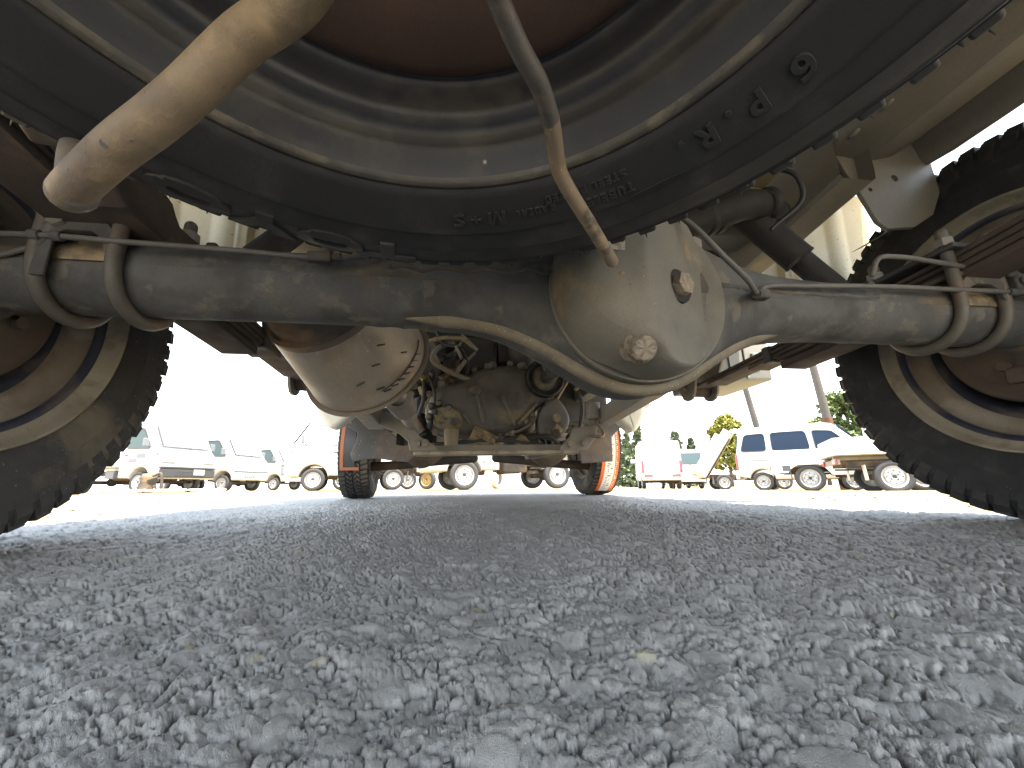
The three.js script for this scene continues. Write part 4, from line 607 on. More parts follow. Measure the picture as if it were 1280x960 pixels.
// --- what lies above and ahead: bed, cab, bumper (they shade the ground)
{
  const bed = sub('cargo_bed', truck);
  part('bed_floor', [box(1.42, 0.03, 1.92, P(0, 0.685, 0.62), [0, 0, 0], 0.006), ...[-0.2, 0.1, 0.4, 0.9, 1.2, 1.5].map((f) => box(1.4, 0.035, 0.06, P(0, 0.652, f), [0, 0, 0], 0.008))], M.rail, bed);
  for (const s of [-1, 1]) part('side_gate', box(0.03, 0.3, 1.92, P(s * 0.722, 0.83, 0.62), [0, 0, 0], 0.01), M.white, bed);
  part('rear_beam', [box(1.4, 0.13, 0.05, P(0, 0.545, -0.34), [0, 0, 0], 0.012), box(1.3, 0.11, 0.03, P(0, 0.44, -0.36), [0, 0, 0], 0.01)], M.dark, bed);
  part('tailgate', box(1.42, 0.3, 0.03, P(0, 0.83, -0.355), [0, 0, 0], 0.01), M.white, bed);
  part('bed_front', box(1.42, 0.42, 0.03, P(0, 0.88, 1.595), [0, 0, 0], 0.01), M.white, bed);
  const cab = sub('cab', truck);
  const side = [[1.64, 0.42], [1.64, 1.74], [2.2, 1.77], [2.42, 1.72], [2.82, 1.08], [2.98, 0.95], [3.0, 0.4], [2.68, 0.4], [2.64, 0.5], [2.52, 0.585], [2.366, 0.615], [2.2, 0.585], [2.09, 0.5], [2.04, 0.42]];
  for (const s of [-1, 1]) part('cab_side', plate(side, 0.03, 0.008).rotateY(Math.PI / 2).translate(s * 0.72 - 0.015, 0, 0), M.white, cab);
  part('cab_roof', box(1.42, 0.03, 0.78, P(0, 1.755, 2.03), [0, 0, 0], 0.01), M.white, cab);
  part('cab_back', box(1.42, 1.05, 0.03, P(0, 1.22, 1.66), [0, 0, 0], 0.01), M.white, cab);
  part('windscreen', beam(P(0, 1.72, 2.43), P(0, 1.06, 2.83), 1.4, 0.006, 0.002, new V3(0, 0.5, -0.85)), M.glass, cab);
  part('cab_front', box(1.42, 0.62, 0.05, P(0, 0.72, 2.97), [0, 0, 0], 0.02), M.white, cab);
  part('cab_floor', [box(0.98, 0.03, 1.3, P(0, 0.66, 2.3), [0, 0, 0], 0.006), box(1.42, 0.03, 0.3, P(0, 0.6, 1.8), [0, 0, 0], 0.006), box(1.42, 0.03, 0.28, P(0, 0.41, 2.84), [0, 0, 0], 0.006)], M.dark, cab);
  part('front_bumper', box(1.44, 0.16, 0.08, P(0, 0.4, 3.02), [0, 0, 0], 0.03), M.greyPlastic, truck);
}

// ---------------------------------------------------------------- parked vehicles. Local: +x forward, +z the vehicle's right side, y = 0 at the tyres
const carTyre = (() => { const h = 0.0725; return lathe([[0.17, -0.055], [0.18, -0.068], [0.22, -h], [0.25, -0.068], [0.264, -0.055], [0.268, -0.03], [0.268, 0.03], [0.264, 0.055], [0.25, 0.068], [0.22, h], [0.18, 0.068], [0.17, 0.055]], new V3(), new V3(0, 0, 1), 48); })();
const carRim = merge([lathe([[0, 0.03], [0.028, 0.03], [0.034, 0.052], [0.05, 0.05], [0.075, 0.042], [0.1, 0.05], [0.122, 0.056], [0.135, 0.04], [0.148, 0.035], [0.155, 0.05], [0.168, 0.056], [0.176, 0.068], [0.18, 0.064], [0.17, -0.06], [0.15, -0.03], [0.1, -0.02], [0, -0.02]], new V3(), new V3(0, 0, 1), 48)]);
const carHoles = merge([...Array.from({ length: 8 }, (_, k) => new THREE.CylinderGeometry(0.0125, 0.0125, 0.01, 10).rotateX(Math.PI / 2).translate(0.108 * Math.cos(k * Math.PI / 4), 0.108 * Math.sin(k * Math.PI / 4), 0.0485)), ...Array.from({ length: 4 }, (_, k) => new THREE.CylinderGeometry(0.011, 0.009, 0.022, 6).rotateX(Math.PI / 2).translate(0.057 * Math.cos(k * Math.PI / 2 + 0.6), 0.057 * Math.sin(k * Math.PI / 2 + 0.6), 0.052)), new THREE.CylinderGeometry(0.026, 0.026, 0.03, 16).rotateX(Math.PI / 2).translate(0, 0, 0.034)]);
const carTyreU = fin(carTyre.clone());
function carWheel(parent, x, z, R = 0.268, rimMat = M.wheelSilver) {
  const w = sub('wheel', parent); w.position.set(x, R - 0.006, z); w.scale.setScalar(R / 0.268); if (z < 0) w.rotation.y = Math.PI; 
  for (const [n, g, m] of [['tyre', carTyreU, M.tyreBack], ['rim', carRim, rimMat], ['wheel_nuts', carHoles, M.trim]]) { const o = new THREE.Mesh(g, m); o.name = n; if (n === 'wheel_nuts') o.userData.kind = 'stuff'; o.castShadow = o.receiveShadow = true; w.add(o); }
  return w;
}
const HW = 0.737;
const sidePlate = (pts, t, bevel = 0.004) => plate(pts, t, bevel);              // outline in x-y, extruded along +z
const onSides = (pts, t, out = 0.004) => [sidePlate(pts, t).translate(0, 0, HW + out - t), sidePlate(pts, t).translate(0, 0, -HW - out)];
const arch = (cx, cy, r, from = Math.PI, to = 0, n = 14) => Array.from({ length: n + 1 }, (_, k) => { const a = from + (to - from) * k / n; return [cx + r * Math.cos(a), cy + r * Math.sin(a)]; });
const round = (pts, r = 0.05, n = 4) => { const out = []; pts.forEach((p, i) => { const a = pts[(i + pts.length - 1) % pts.length], b = pts[(i + 1) % pts.length], la = Math.hypot(a[0] - p[0], a[1] - p[1]), lb = Math.hypot(b[0] - p[0], b[1] - p[1]), k = Math.min(r, la * 0.45, lb * 0.45); const s = [p[0] + (a[0] - p[0]) / la * k, p[1] + (a[1] - p[1]) / la * k], e = [p[0] + (b[0] - p[0]) / lb * k, p[1] + (b[1] - p[1]) / lb * k]; for (let j = 0; j <= n; j++) { const t = j / n; out.push([mix(mix(s[0], p[0], t), mix(p[0], e[0], t), t), mix(mix(s[1], p[1], t), mix(p[1], e[1], t), t)]); } }); return out; };
function pose(o, X, Z, deg) { // stands on the ground, heading deg clockwise from straight ahead
  o.position.set(X, groundY(X, Z) - 0.006, -Z); o.rotation.y = Math.PI / 2 - deg * Math.PI / 180; return o;
}
const across = (x0, y0, x1, y1, w, t, out) => { // panel across the vehicle from (x0,y0) to (x1,y1)
  const g = new RoundedBoxGeometry(Math.hypot(x1 - x0, y1 - y0), t, w, 2, Math.min(t * 0.3, 0.02)); g.rotateZ(Math.atan2(y1 - y0, x1 - x0)); return g.translate((x0 + x1) / 2, (y0 + y1) / 2, 0);
};
function buildTruck(name, label, o = {}) {
  const t = thing(name, label, o.category ?? 'truck'), body = o.paint ?? M.white, fx = o.frontAxle ?? 0.98, rx = -0.92, glass = o.glass ?? M.glass;
  if (!o.noCab) {
    const prof = [[0.3, 0.36], [0.3, 1.68], [0.36, 1.74], [0.95, 1.765], [1.06, 1.74], [1.13, 1.68], [1.5, 1.06], [1.6, 0.97], [1.645, 0.82], [1.655, 0.5], [1.63, 0.34], [fx + 0.34, 0.34], ...arch(fx, 0.3, 0.325, 0.1, Math.PI - 0.1), [fx - 0.34, 0.36]].reverse();
    const shell = plate(prof, HW * 2 - 0.12, 0.06); shell.translate(0, 0, -HW + 0.06);
    part('cab', toCreasedNormals(shell, 0.7), body, t);
    part('side_window', onSides(round([[0.46, 1.1], [0.46, 1.58], [0.94, 1.6], [1.24, 1.13], [1.2, 1.08]], 0.06), 0.012, 0.006)[0], o.sideGlass ?? glass, t);
    part('side_window', onSides(round([[0.46, 1.1], [0.46, 1.58], [0.94, 1.6], [1.24, 1.13], [1.2, 1.08]], 0.06), 0.012, 0.006)[1], o.sideGlass ?? glass, t);
    for (const k of [0, 1]) {
      part('window_seal', [tube(round([[0.46, 1.1], [0.46, 1.58], [0.94, 1.6], [1.24, 1.13], [1.2, 1.08]], 0.06).map(([x, y]) => new V3(x, y, (k ? -1 : 1) * (HW + 0.006))), 0.012, { closed: true, caps: false, rad: 6, seg: 60 })], M.trim, t);
      part('door', onSides(round([[0.4, 0.5], [0.4, 1.05], [1.27, 1.05], [1.3, 0.72], [fx + 0.2, 0.66], [fx - 0.1, 0.68], [fx - 0.38, 0.5]], 0.04), 0.012, 0.004)[k], body, t);
      part('door_handle', box(0.12, 0.03, 0.02, new V3(0.5, 0.93, (k ? -1 : 1) * (HW + 0.012)), [0, 0, 0], 0.008), M.trim, t);
      part('door_mirror', [box(0.06, 0.2, 0.13, new V3(1.27, 1.22, (k ? -1 : 1) * (HW + 0.16)), [0, 0, 0], 0.025), line(new V3(1.27, 1.13, (k ? -1 : 1) * HW), new V3(1.27, 1.17, (k ? -1 : 1) * (HW + 0.14)), 0.012, 8)], M.greyPlastic, t);
      part('headlamp', toCreasedNormals(box(0.05, 0.16, 0.3, new V3(1.635, 0.8, (k ? -1 : 1) * 0.54), [0, 0, 0.12], 0.02), 0.8), M.lampClear, t);
      part('headlamp_frame', box(0.04, 0.19, 0.335, new V3(1.63, 0.8, (k ? -1 : 1) * 0.54), [0, 0, 0.12], 0.02), M.greyPlastic, t);
      part('indicator', box(0.06, 0.06, 0.03, new V3(1.5, 0.93, (k ? -1 : 1) * (HW + 0.004)), [0, 0, 0], 0.012), o.redMark ? M.lampRed : M.lampOrange, t);
    }
    part('windscreen', across(1.155, 1.655, 1.475, 1.115, 1.24, 0.02).translate(0.028, 0.018, 0), M.windscreen, t);
    part('windscreen_seal', [across(1.155, 1.655, 1.475, 1.115, 1.29, 0.012).translate(0.024, 0.016, 0)], M.trim, t);
    part('wiper', [beam(new V3(1.5, 1.11, -0.1), new V3(1.36, 1.33, 0.35), 0.015, 0.015, 0.003)], M.trim, t);
    part('front_bumper', [box(0.1, 0.22, 1.46, new V3(1.645, 0.47, 0), [0, 0, 0], 0.03)], o.bumper ?? body, t);
    part('bumper_step', [box(0.1, 0.05, 1.47, new V3(1.65, 0.61, 0), [0, 0, 0], 0.015)], o.step ?? M.greyPlastic, t);
    part('grille', [0, 1, 2].map((k) => [0, 1, 2, 3, 4, 5, 6, 7].map((j) => box(0.02, 0.028, 0.075, new V3(1.69, 0.425 + k * 0.045, -0.33 + j * 0.094), [0, 0, 0], 0.004))).flat(), M.trim, t, { kind: 'stuff' });
    part('licence_plate', box(0.012, 0.14, 0.3, new V3(1.705, 0.5, o.plateZ ?? -0.25), [0, 0, 0], 0.004), M.plateWhite, t);
    if (o.redMark) { part('door_sticker', box(0.26, 0.085, 0.004, new V3(0.72, 0.79, HW + 0.012), [0, 0, 0], 0.001), M.lampRed, t, { label: 'red rectangular sticker on the door' }); part('door_sticker', box(0.3, 0.11, 0.004, new V3(0.98, 0.9, HW + 0.012), [0, 0, 0], 0.001), M.greyPlastic, t); }
  }
  const bedY = 0.66, L0 = -1.66, L1 = 0.24, tip = o.tip ?? 0, M4 = new THREE.Matrix4().makeTranslation(L0 + 0.25, bedY, 0).multiply(new THREE.Matrix4().makeRotationZ(tip)).multiply(new THREE.Matrix4().makeTranslation(-L0 - 0.25, -bedY, 0)), tilt = (g) => g.applyMatrix4(M4), lc = (L0 + L1) / 2, ll = L1 - L0;
  if (!o.noBed) {
    part('bed_floor', [tilt(box(ll, 0.05, 1.42, new V3(lc, bedY, 0), [0, 0, 0], 0.01)), ...[-0.4, 0.4].map((z) => tilt(box(ll, 0.07, 0.06, new V3(lc, bedY - 0.06, z), [0, 0, 0], 0.01)))], o.floorMat ?? body, t);
    for (const z of [-1, 1]) part('side_gate', tilt(box(ll, 0.3, 0.03, new V3(lc, bedY + 0.14, z * 0.72), [0, 0, 0], 0.01)), body, t), part('gate_rib', [0.05, 0.24].map((y) => tilt(box(ll * 0.98, 0.025, 0.012, new V3(lc, bedY + y, z * 0.738), [0, 0, 0], 0.004))), body, t);
    part('tailgate', tilt(box(0.03, 0.3, 1.43, new V3(L0, bedY + 0.14, 0), [0, 0, 0], 0.01)), body, t);
    if (o.woodFloor) part('floor_boards', [-0.5, -0.25, 0, 0.25, 0.5].map((z) => tilt(box(ll, 0.02, 0.23, new V3(lc, bedY - 0.11, z), [0, 0, 0], 0.004))), M.wood, t, { kind: 'stuff' });
    if (!tip) part('cab_guard', [line(new V3(0.27, 0.7, -0.68), new V3(0.27, 1.55, -0.6), 0.016, 8), line(new V3(0.27, 0.7, 0.68), new V3(0.27, 1.55, 0.6), 0.016, 8), line(new V3(0.27, 1.55, -0.6), new V3(0.27, 1.55, 0.6), 0.016, 8), line(new V3(0.27, 1.2, -0.64), new V3(0.27, 1.2, 0.64), 0.012, 8)], body, t);
  }
  if (o.skirt) { // panelled bed side reaching down round the wheel arch
    const sk = [[L0, 0.42], [L0, 0.64], [L1, 0.64], [L1, 0.36], [rx + 0.42, 0.36], [rx + 0.3, 0.54], [rx + 0.2, 0.6], [rx - 0.2, 0.6], [rx - 0.36, 0.5], [rx - 0.4, 0.42]];
    part('bed_skirt', onSides(sk, 0.02, 0.0)[0], body, t); part('bed_skirt', onSides(sk, 0.02, 0.0)[1], body, t);
    for (const z of [-1, 1]) part('fuel_flap', box(0.16, 0.13, 0.008, new V3(rx - 0.47 + 0.04, 0.53, z * (HW + 0.002)), [0, 0, 0], 0.003), M.seam, t);
  }
  part('chassis', [box(3.1, 0.11, 0.07, new V3(0, 0.5, -0.34), [0, 0, 0], 0.01), box(3.1, 0.11, 0.07, new V3(0, 0.5, 0.34), [0, 0, 0], 0.01), ...[-1.5, -0.6, 0.1, 0.9].map((x) => box(0.07, 0.09, 0.75, new V3(x, 0.5, 0), [0, 0, 0], 0.01)), line(new V3(rx, 0.27, -0.66), new V3(rx, 0.27, 0.66), 0.05, 12), line(new V3(fx, 0.27, -0.66), new V3(fx, 0.27, 0.66), 0.04, 12), new THREE.SphereGeometry(0.12, 16, 12).translate(rx, 0.28, 0), box(0.6, 0.3, 0.5, new V3(0.75, 0.42, 0), [0, 0, 0], 0.04), lathe([[0, -0.25], [0.09, -0.25], [0.1, 0.25], [0, 0.25]], new V3(-0.2, 0.4, 0.25), new V3(1, 0, 0), 20), beam(new V3(-1.5, 0.42, -0.5), new V3(-0.4, 0.4, -0.5), 0.06, 0.03), beam(new V3(-1.5, 0.42, 0.5), new V3(-0.4, 0.4, 0.5), 0.06, 0.03)], M.under, t);
  part('fuel_tank', [box(0.5, 0.22, 0.3, new V3(-0.05, 0.42, -0.5), [0, 0, 0], 0.04)], M.under, t);
  part('battery_box', [box(0.3, 0.2, 0.22, new V3(-0.1, 0.45, 0.54), [0, 0, 0], 0.02)], M.greyPlastic, t);
  for (const z of [-1, 1]) { part('mud_flap', box(0.012, 0.26, 0.2, new V3(rx - 0.36, 0.34, z * 0.62), [0, 0, 0.05], 0.004), o.flapMat ?? M.greyPlastic, t); part('tail_lamp', box(0.03, 0.09, 0.26, new V3(L0 - 0.01, 0.54, z * 0.55), [0, 0, 0], 0.01), M.lampRed, t); }
  part('rear_beam', [box(0.04, 0.09, 1.4, new V3(L0 + 0.03, 0.53, 0), [0, 0, 0], 0.01)], o.floorMat ?? body, t);
  for (const [x, z] of [[fx, HW - 0.085], [fx, -HW + 0.085], [rx, HW - 0.085], [rx, -HW + 0.085]]) carWheel(t, x, z, o.R);
  return t;
}
const rowL = 'white trucks in a row on the left';
pose(buildTruck('parked_truck', 'white small truck with dark front bumper and red door sticker, nearest of the left row', { frontAxle: 0.98, bumper: M.trim, redMark: true, step: M.trim, R: 0.262 }), -8.7, 12.62, 110.6).userData.group = rowL;
pose(buildTruck('parked_truck', 'white small truck with square headlamp, between the red-stickered truck and the rear one', { frontAxle: 1.2, R: 0.255 }), -8.52, 15.39, 104.3).userData.group = rowL;
pose(buildTruck('parked_truck', 'white small truck farthest back in the left row, half hidden behind the truck facing left', { frontAxle: 1.2, R: 0.255 }), -8.43, 19, 105.2).userData.group = rowL;
pose(buildTruck('parked_truck', 'white truck facing left, right beside the left front tyre', { paint: M.white, frontAxle: 0.98, bumper: M.greyPlastic, sideGlass: M.white, R: 0.27 }), -2.85, 11.75, -103);
pose(buildTruck('parked_truck', 'truck behind the one facing left, one silver wheel seen left below the gearbox', { R: 0.27, frontAxle: 0.98 }), -2.66, 13.9, -97);
pose(buildTruck('parked_truck', 'truck with dark bare chassis and two silver wheels, seen below the gearbox', { R: 0.27, frontAxle: 0.98 }), 0.8, 8.75, -102);
pose(buildTruck('parked_truck', 'white truck with panelled bed side, parked in front of the white van', { skirt: true, R: 0.3 }), 9.07, 8.62, 134);
pose(buildTruck('parked_truck', 'white truck with pale mud flap, nearest the right rear tyre', { R: 0.27, flapMat: M.plateWhite, floorMat: M.member }), 8.27, 6.22, 125);
pose(buildTruck('dump_truck', 'white dump truck with its bed tipped steeply up beside the van', { tip: 0.98, woodFloor: true, paint: M.white, category: 'dump truck', R: 0.27 }), 10.5, 14.4, 112);

function buildVan(name, label, o = {}) {
  const t = thing(name, label, 'van'), body = o.paint ?? M.white, fx = 1.06, rx = -1.02, glass = o.glass ?? M.glassNavy, top = 1.84;
  const prof = [[-1.64, 0.4], [-1.66, 0.75], [-1.64, 1.05], [-1.5, 1.74], [-1.4, 1.81], [-1.0, top], [0.55, top], [0.8, 1.8], [1.45, 1.1], [1.66, 0.95], [1.69, 0.5], [1.66, 0.33], [fx + 0.34, 0.33], ...arch(fx, 0.29, 0.32, 0.1, Math.PI - 0.1), [fx - 0.34, 0.31], [rx + 0.34, 0.31], ...arch(rx, 0.29, 0.32, 0.1, Math.PI - 0.1), [rx - 0.34, 0.36]].reverse();
  const shell = plate(prof, HW * 2 - 0.14, 0.07); shell.translate(0, 0, -HW + 0.07);
  part('body', toCreasedNormals(shell, 0.7), body, t);
  const wins = [round([[-1.5, 1.12], [-1.36, 1.62], [-0.84, 1.64], [-0.84, 1.12]], 0.09), round([[-0.68, 1.12], [-0.68, 1.64], [0.16, 1.64], [0.22, 1.12]], 0.08), round([[0.36, 1.1], [0.32, 1.64], [0.76, 1.6], [1.2, 1.1]], 0.06)];
  for (const k of [0, 1]) {
    for (const w of wins) {
      const p = part('side_window', onSides(w, 0.012, 0.007)[k], glass, t);
      part('window_seal', [tube(w.map(([x, y]) => new V3(x, y, (k ? -1 : 1) * (HW + 0.007))), 0.01, { closed: true, caps: false, rad: 6, seg: 60 })], M.trim, p);
    }
    const s = k ? -1 : 1;
    part('body_trim', box(2.9, 0.022, 0.012, new V3(-0.1, 0.86, s * (HW + 0.004)), [0, 0, 0], 0.004), M.seam, t);
    part('door_seam', [-0.76, 0.28, 1.0].map((x) => box(0.012, 1.2, 0.008, new V3(x, 1.0 - 0.05, s * (HW + 0.002)), [0, 0, 0], 0.002)), M.seam, t, { kind: 'stuff' });
    part('tail_lamp', box(0.06, 0.46, 0.1, new V3(-1.635, 0.83, s * 0.69), [0, 0, 0], 0.02), M.lampRed, t);
    part('door_handle', box(0.14, 0.03, 0.02, new V3(-0.6, 0.96, s * (HW + 0.012)), [0, 0, 0], 0.008), body, t);
    part('door_mirror', box(0.06, 0.16, 0.2, new V3(1.15, 1.18, s * (HW + 0.12)), [0, 0, 0], 0.03), body, t);
    part('headlamp', box(0.06, 0.2, 0.28, new V3(1.66, 0.8, s * 0.55), [0, 0, 0.1], 0.03), M.lampClear, t);
  }
  part('rear_window', across(-1.625, 1.12, -1.52, 1.64, 1.2, 0.02).translate(-0.022, 0.004, 0), o.rearGlass ?? glass, t);
  part('windscreen', across(0.86, 1.74, 1.4, 1.16, 1.28, 0.02).translate(0.034, 0.034, 0), glass, t);
  part('rear_bumper', box(0.1, 0.2, 1.46, new V3(-1.66, 0.42, 0), [0, 0, 0], 0.04), body, t);
  if (o.bumperLamps) for (const s of [-1, 1]) part('tail_lamp', box(0.03, 0.1, 0.3, new V3(-1.712, 0.5, s * 0.5), [0, 0, 0], 0.01), M.lampRed, t);
  part('licence_plate', box(0.012, 0.14, 0.3, new V3(-1.7, 0.66, 0), [0, 0, 0], 0.004), M.plateWhite, t);
  part('rear_wiper', beam(new V3(-1.65, 1.1, 0.1), new V3(-1.6, 1.22, -0.3), 0.014, 0.014, 0.003), M.trim, t);
  part('underbody', [box(2.9, 0.1, 1.2, new V3(0, 0.34, 0), [0, 0, 0], 0.02), line(new V3(rx, 0.27, -0.66), new V3(rx, 0.27, 0.66), 0.045, 12)], M.under, t);
  for (const [x, z] of [[fx, HW - 0.085], [fx, -HW + 0.085], [rx, HW - 0.085], [rx, -HW + 0.085]]) carWheel(t, x, z, o.R ?? 0.262);
  return t;
}
{ const v = pose(buildVan('parked_van', 'white van with dark blue side windows and red tail lamp, behind the panelled truck', { paint: M.white }), 9.95, 11.15, 131); v.scale.setScalar(1.0); }
pose(buildVan('parked_van', 'white van showing its pale blue rear window, left of the tipped dump bed', { glass: M.glass, rearGlass: M.glass, bumperLamps: true }), 10.95, 19.9, 14);
pose(buildVan('parked_van', 'bright white van seen from the back, conifers behind it', { paint: M.white, glass: M.white, rearGlass: M.white, bumperLamps: true }), 8.1, 16.6, 20);

// ---------------------------------------------------------------- poles and trees
function pole(label, x, f, leanX, h, r, low) {
  const t = thing('utility_pole', label, 'utility pole', [x, groundY(x, f), -f]); t.rotation.z = leanX;
  part('shaft', lathe([[0, 0], [r * 1.12, 0], [r * 1.08, 0.5], [r * 1.02, low], [r, low + 0.05], [r * 0.72, h], [0, h]], new V3(), new V3(0, 1, 0), 24), worn({ base: [0.085, 0.078, 0.07], mottle: 0.2, tile: 0.6, rough: 0.9, size: 128, bump: 0 }), t);
  part('base_sleeve', lathe([[r * 1.16, 0], [r * 1.12, low], [r * 1.02, low + 0.01]], new V3(), new V3(0, 1, 0), 24), worn({ base: [0.12, 0.055, 0.035], mottle: 0.3, tile: 0.6, rough: 0.9, size: 128, bump: 0 }), t, { label: 'reddish brown sleeve round the lower shaft' });
  part('cross_arm', box(1.5, 0.09, 0.09, new V3(0, h - 0.6, 0.12), [0, 0, 0], 0.01), M.member, t);
  for (const k of [-0.6, -0.2, 0.2, 0.6]) part('insulator', lathe([[0, 0], [0.03, 0], [0.05, 0.04], [0.03, 0.06], [0.045, 0.1], [0.02, 0.14], [0, 0.14]], new V3(k, h - 0.55, 0.12), new V3(0, 1, 0), 12), M.lampClear, t);
}
pole('thin grey utility pole leaning left above the white van roof', 12.08, 15, 0.155, 8.5, 0.125, 0.9);
pole('brown-based utility pole leaning left, nearer the right rear tyre', 13.62, 13.5, 0.08, 8.5, 0.14, 2.6);
const leafMats = { yellow: plain([0.2, 0.21, 0.04], 0.8, 0, { side: THREE.DoubleSide }), green: plain([0.1, 0.14, 0.05], 0.85, 0, { side: THREE.DoubleSide }), conifer: plain([0.12, 0.155, 0.09], 0.85, 0, { side: THREE.DoubleSide }) };
const bark = plain([0.1, 0.075, 0.055], 0.9);
function leafSoup(n, at, size, aspect = 1.5) { // n small bent leaves placed by at()
  const p = new Float32Array(n * 18), q = new THREE.Quaternion(), a = new V3(), b = new V3(), c = new V3(), d = new V3(), e = new THREE.Euler();
  for (let i = 0; i < n; i++) {
    const o = at(i), s = size * rr(0.6, 1.3); e.set(rr(-1.2, 1.2), rr(0, 6.3), rr(-1.2, 1.2)); q.setFromEuler(e);
    a.set(-s * aspect / 2, 0, 0).applyQuaternion(q).add(o); b.set(0, s * 0.12, s / 2).applyQuaternion(q).add(o); c.set(s * aspect / 2, 0, 0).applyQuaternion(q).add(o); d.set(0, s * 0.12, -s / 2).applyQuaternion(q).add(o);
    [a, b, c, a, c, d].forEach((v, k) => { p[i * 18 + k * 3] = v.x; p[i * 18 + k * 3 + 1] = v.y; p[i * 18 + k * 3 + 2] = v.z; });
  }
  const g = new THREE.BufferGeometry(); g.setAttribute('position', new THREE.BufferAttribute(p, 3)); g.computeVertexNormals(); return g;
}
function conifer(label, x, f, h, w, n) {
  const t = thing('conifer_tree', label, 'tree', [x, groundY(x, f), -f]);
  part('trunk', lathe([[0, 0], [h * 0.022, 0], [h * 0.014, h * 0.5], [0.01, h * 0.97], [0, h]], new V3(), new V3(0, 1, 0), 10), bark, t);
  const limbs = []; for (let k = 0; k < 90; k++) { const u = Math.pow(rnd(), 0.8) * 0.92 + 0.05, a = rr(0, 6.3), L = w / 2 * (1 - u) * rr(0.65, 1.15) + 0.1; limbs.push([u * h, a, L]); }
  part('crown', leafSoup(n * 2, () => { const [y, a, L] = limbs[(rnd() * limbs.length) | 0], k = Math.pow(rnd(), 0.6), s = 0.06 * h * (0.3 + 0.7 * (1 - y / h)); return new V3(Math.cos(a) * L * k + rr(-s, s), y - 0.22 * L * k + rr(-s, s) * 0.5, Math.sin(a) * L * k + rr(-s, s)); }, 0.3), leafMats.conifer, t);
  return t;
}
function broadleaf(label, x, f, h, w, n, mat, low = 0.25) {
  const t = thing('leafy_tree', label, 'tree', [x, groundY(x, f), -f]), limbs = [], clumps = [];
  const trunk = tube([new V3(0, 0, 0), new V3(0.05, h * 0.2, 0.03), new V3(-0.04, h * 0.42, 0), new V3(0.02, h * 0.6, 0.02)], h * 0.03, { seg: 24, rad: 10, rf: (u) => 1 - 0.6 * u });
  for (let k = 0; k < 34; k++) { const a = rr(0, 6.3), y = rr(low, 0.95) * h, prof = Math.sin(Math.pow((y / h - low) / (1 - low), 0.75) * Math.PI) * 0.75 + 0.25, L = w / 2 * prof * rr(0.35, 1), e = new V3(Math.cos(a) * L, y, Math.sin(a) * L); clumps.push([e, rr(0.09, 0.17) * w]); if (k < 14) limbs.push(tube([new V3(0, Math.min(y * 0.6, h * 0.55), 0), e.clone().multiplyScalar(0.6).setY(y * 0.85), e], h * 0.008, { seg: 12, rad: 6, rf: (u) => 1 - 0.7 * u })); }
  part('trunk', [...trunk, ...limbs.flat()], bark, t);
  part('crown', leafSoup(n, () => { const [e, r] = clumps[(rnd() * clumps.length) | 0]; const v = new V3(rr(-1, 1), rr(-1, 1), rr(-1, 1)); while (v.lengthSq() > 1) v.set(rr(-1, 1), rr(-1, 1), rr(-1, 1)); return v.multiplyScalar(r).add(e); }, 0.22), mat, t);
}
conifer('short conifer right of the right front tyre, in front of the tallest conifer', 16.73, 40, 5.4, 2.3, 2600);
conifer('tallest conifer rising left of the bright white van', 18.91, 42, 6.6, 2.5, 3200);
conifer('dark conifer between the bright white van and the van with pale blue window', 22.03, 40, 5.7, 2.7, 3000);
conifer('small distant conifer above the roof of the van with pale blue window', 26.1, 44, 5.4, 2.3, 2200);
conifer('lowest conifer touching the right front tyre outline', 17.9, 46, 4.2, 2, 1600);
broadleaf('yellow-green round tree behind the tipped dump bed', 23.5, 34, 6.3, 3.6, 5200, leafMats.yellow);
broadleaf('green-yellow tree beside the brown-based pole, above the truck beds', 27.7, 26, 6.5, 4.4, 5200, leafMats.green);
broadleaf('low yellowish tree behind the poles and the white van roof', 33, 34, 6.2, 3.4, 3600, leafMats.yellow);
// ---------------------------------------------------------------- things lying about the yard
for (const [x, f, r, label] of [[-7.6, 10.6, 0.42, 'pale hose coil flat on the gravel before the red-stickered truck'], [-6.7, 10.55, 0.4, 'pale hose coil lying on the gravel, middle one'], [-5.9, 10.7, 0.36, 'pale hose coil nearest the truck facing left']]) {
  const t = thing('hose_coil', label, 'hose', [x, -0.005, -f]);
  part('hose', tube(Array.from({ length: 60 }, (_, k) => { const a = k / 60 * Math.PI * 6, q = r * (0.9 + 0.1 * Math.sin(k * 0.7)); return new V3(q * Math.cos(a), 0.02 + 0.018 * (k / 20), q * Math.sin(a)); }), 0.013, { seg: 200, rad: 8 }), M.plateWhite, t);
}
{ const t = thing('spare_car_wheel', 'loose brass-coloured wheel leaning beside the left silver wheel below the gearbox', 'wheel', [-0.95, -0.005, -11.6], -0.5); const w = carWheel(t, 0, 0, 0.25, M.wheelBrass); w.rotation.z = 0.05; }
{ const t = thing('discarded_tyre_ring', 'pale old tyre on the gravel among the truck wheels below the gearbox', 'tyre', [0.9, -0.01, -11.2], 0.9); const o = new THREE.Mesh(carTyreU, M.plateWhite); o.name = 'tyre'; o.position.y = 0.26; o.castShadow = o.receiveShadow = true; t.add(o); }
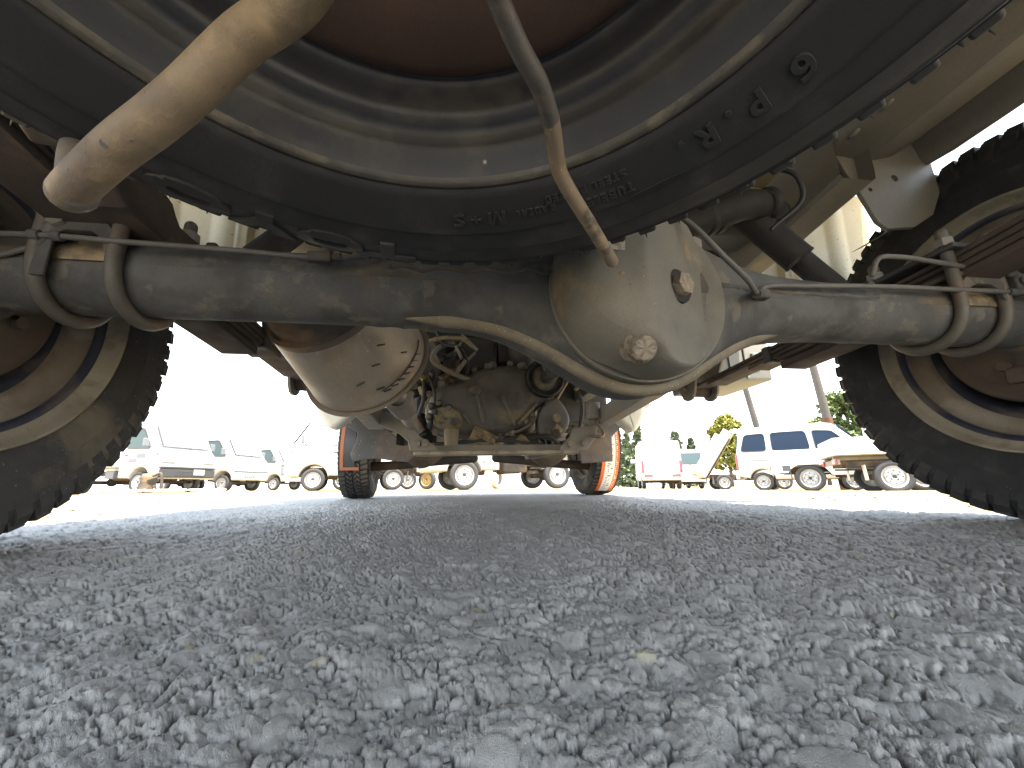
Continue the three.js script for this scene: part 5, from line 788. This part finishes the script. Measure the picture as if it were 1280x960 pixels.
{ const t = thing('engine_part', 'rusty engine part standing by the front wheel of the red-stickered truck', 'engine part', [-7.55, -0.01, -11.2], 0.4);
  part('casting', [lathe([[0, 0], [0.14, 0], [0.16, 0.12], [0.12, 0.25], [0.15, 0.34], [0.1, 0.45], [0, 0.46]], new V3(), new V3(0, 1, 0), 18), box(0.2, 0.14, 0.16, new V3(0.12, 0.3, 0.05), [0.3, 0.2, 0.4], 0.02)], M.under, t); part('pipe', tube([new V3(0.1, 0.4, 0.05), new V3(0.25, 0.45, 0.1), new V3(0.3, 0.25, 0.12), new V3(0.32, 0, 0.14)], 0.03), M.under, t); }
{ const t = thing('dead_stick', 'thin brown stick lying on the sunlit gravel ahead of the right tyre', 'stick', [1.05, -0.022, -1.43]);
  part('stick', tube([new V3(-0.05, 0.003, -0.04), new V3(-0.01, 0.005, -0.012), new V3(0.02, 0.003, 0.02), new V3(0.055, 0.004, 0.045)], 0.0022, { seg: 24, rad: 7, rf: (u) => 0.7 + 0.5 * vnoise(u * 9, 1, 3) }), M.wood, t); }
{ // loose pebbles scattered over the gravel
  const g = toCreasedNormals(new THREE.IcosahedronGeometry(1, 1), 0.6), p = g.attributes.position, v = new V3();
  for (let i = 0; i < p.count; i++) { v.fromBufferAttribute(p, i); v.multiplyScalar(0.8 + 0.4 * vnoise(v.x * 2 + 9, v.y * 2 + v.z * 3 + 9, 3)); p.setXYZ(i, v.x, v.y * 0.65, v.z); } g.computeVertexNormals();
  const N = 1500, im = new THREE.InstancedMesh(g, plain([0.25, 0.245, 0.23], 0.95), N), m = new THREE.Matrix4(), q = new THREE.Quaternion(), e = new THREE.Euler(), c = new THREE.Color();
  for (let i = 0; i < N;) { const f = 0.3 + 9 * Math.pow(rnd(), 1.3), x = rr(-1, 1) * (1.5 + f * 1.3); if (x > -1.0 && x < 0.82 && f < 3.4) continue; const s = 0.002 + 0.005 * Math.pow(rnd(), 4); q.setFromEuler(e.set(rr(-0.4, 0.4), rr(0, 6.3), rr(-0.4, 0.4))); m.compose(P(x, -0.012 + groundY(x, f) + s * 0.3, f), q, new V3(s, s, s * rr(0.7, 1.3))); im.setMatrixAt(i, m); const k = rr(0.5, 1.3); im.setColorAt(i, c.setRGB(k, k * 0.97, k * 0.92)); i++; }
  im.name = 'loose_pebbles'; im.castShadow = im.receiveShadow = true; im.userData = { kind: 'stuff', label: 'small loose pebbles scattered on the sunlit gravel', category: 'pebbles' }; scene.add(im);
}

renderer.render(scene, camera);
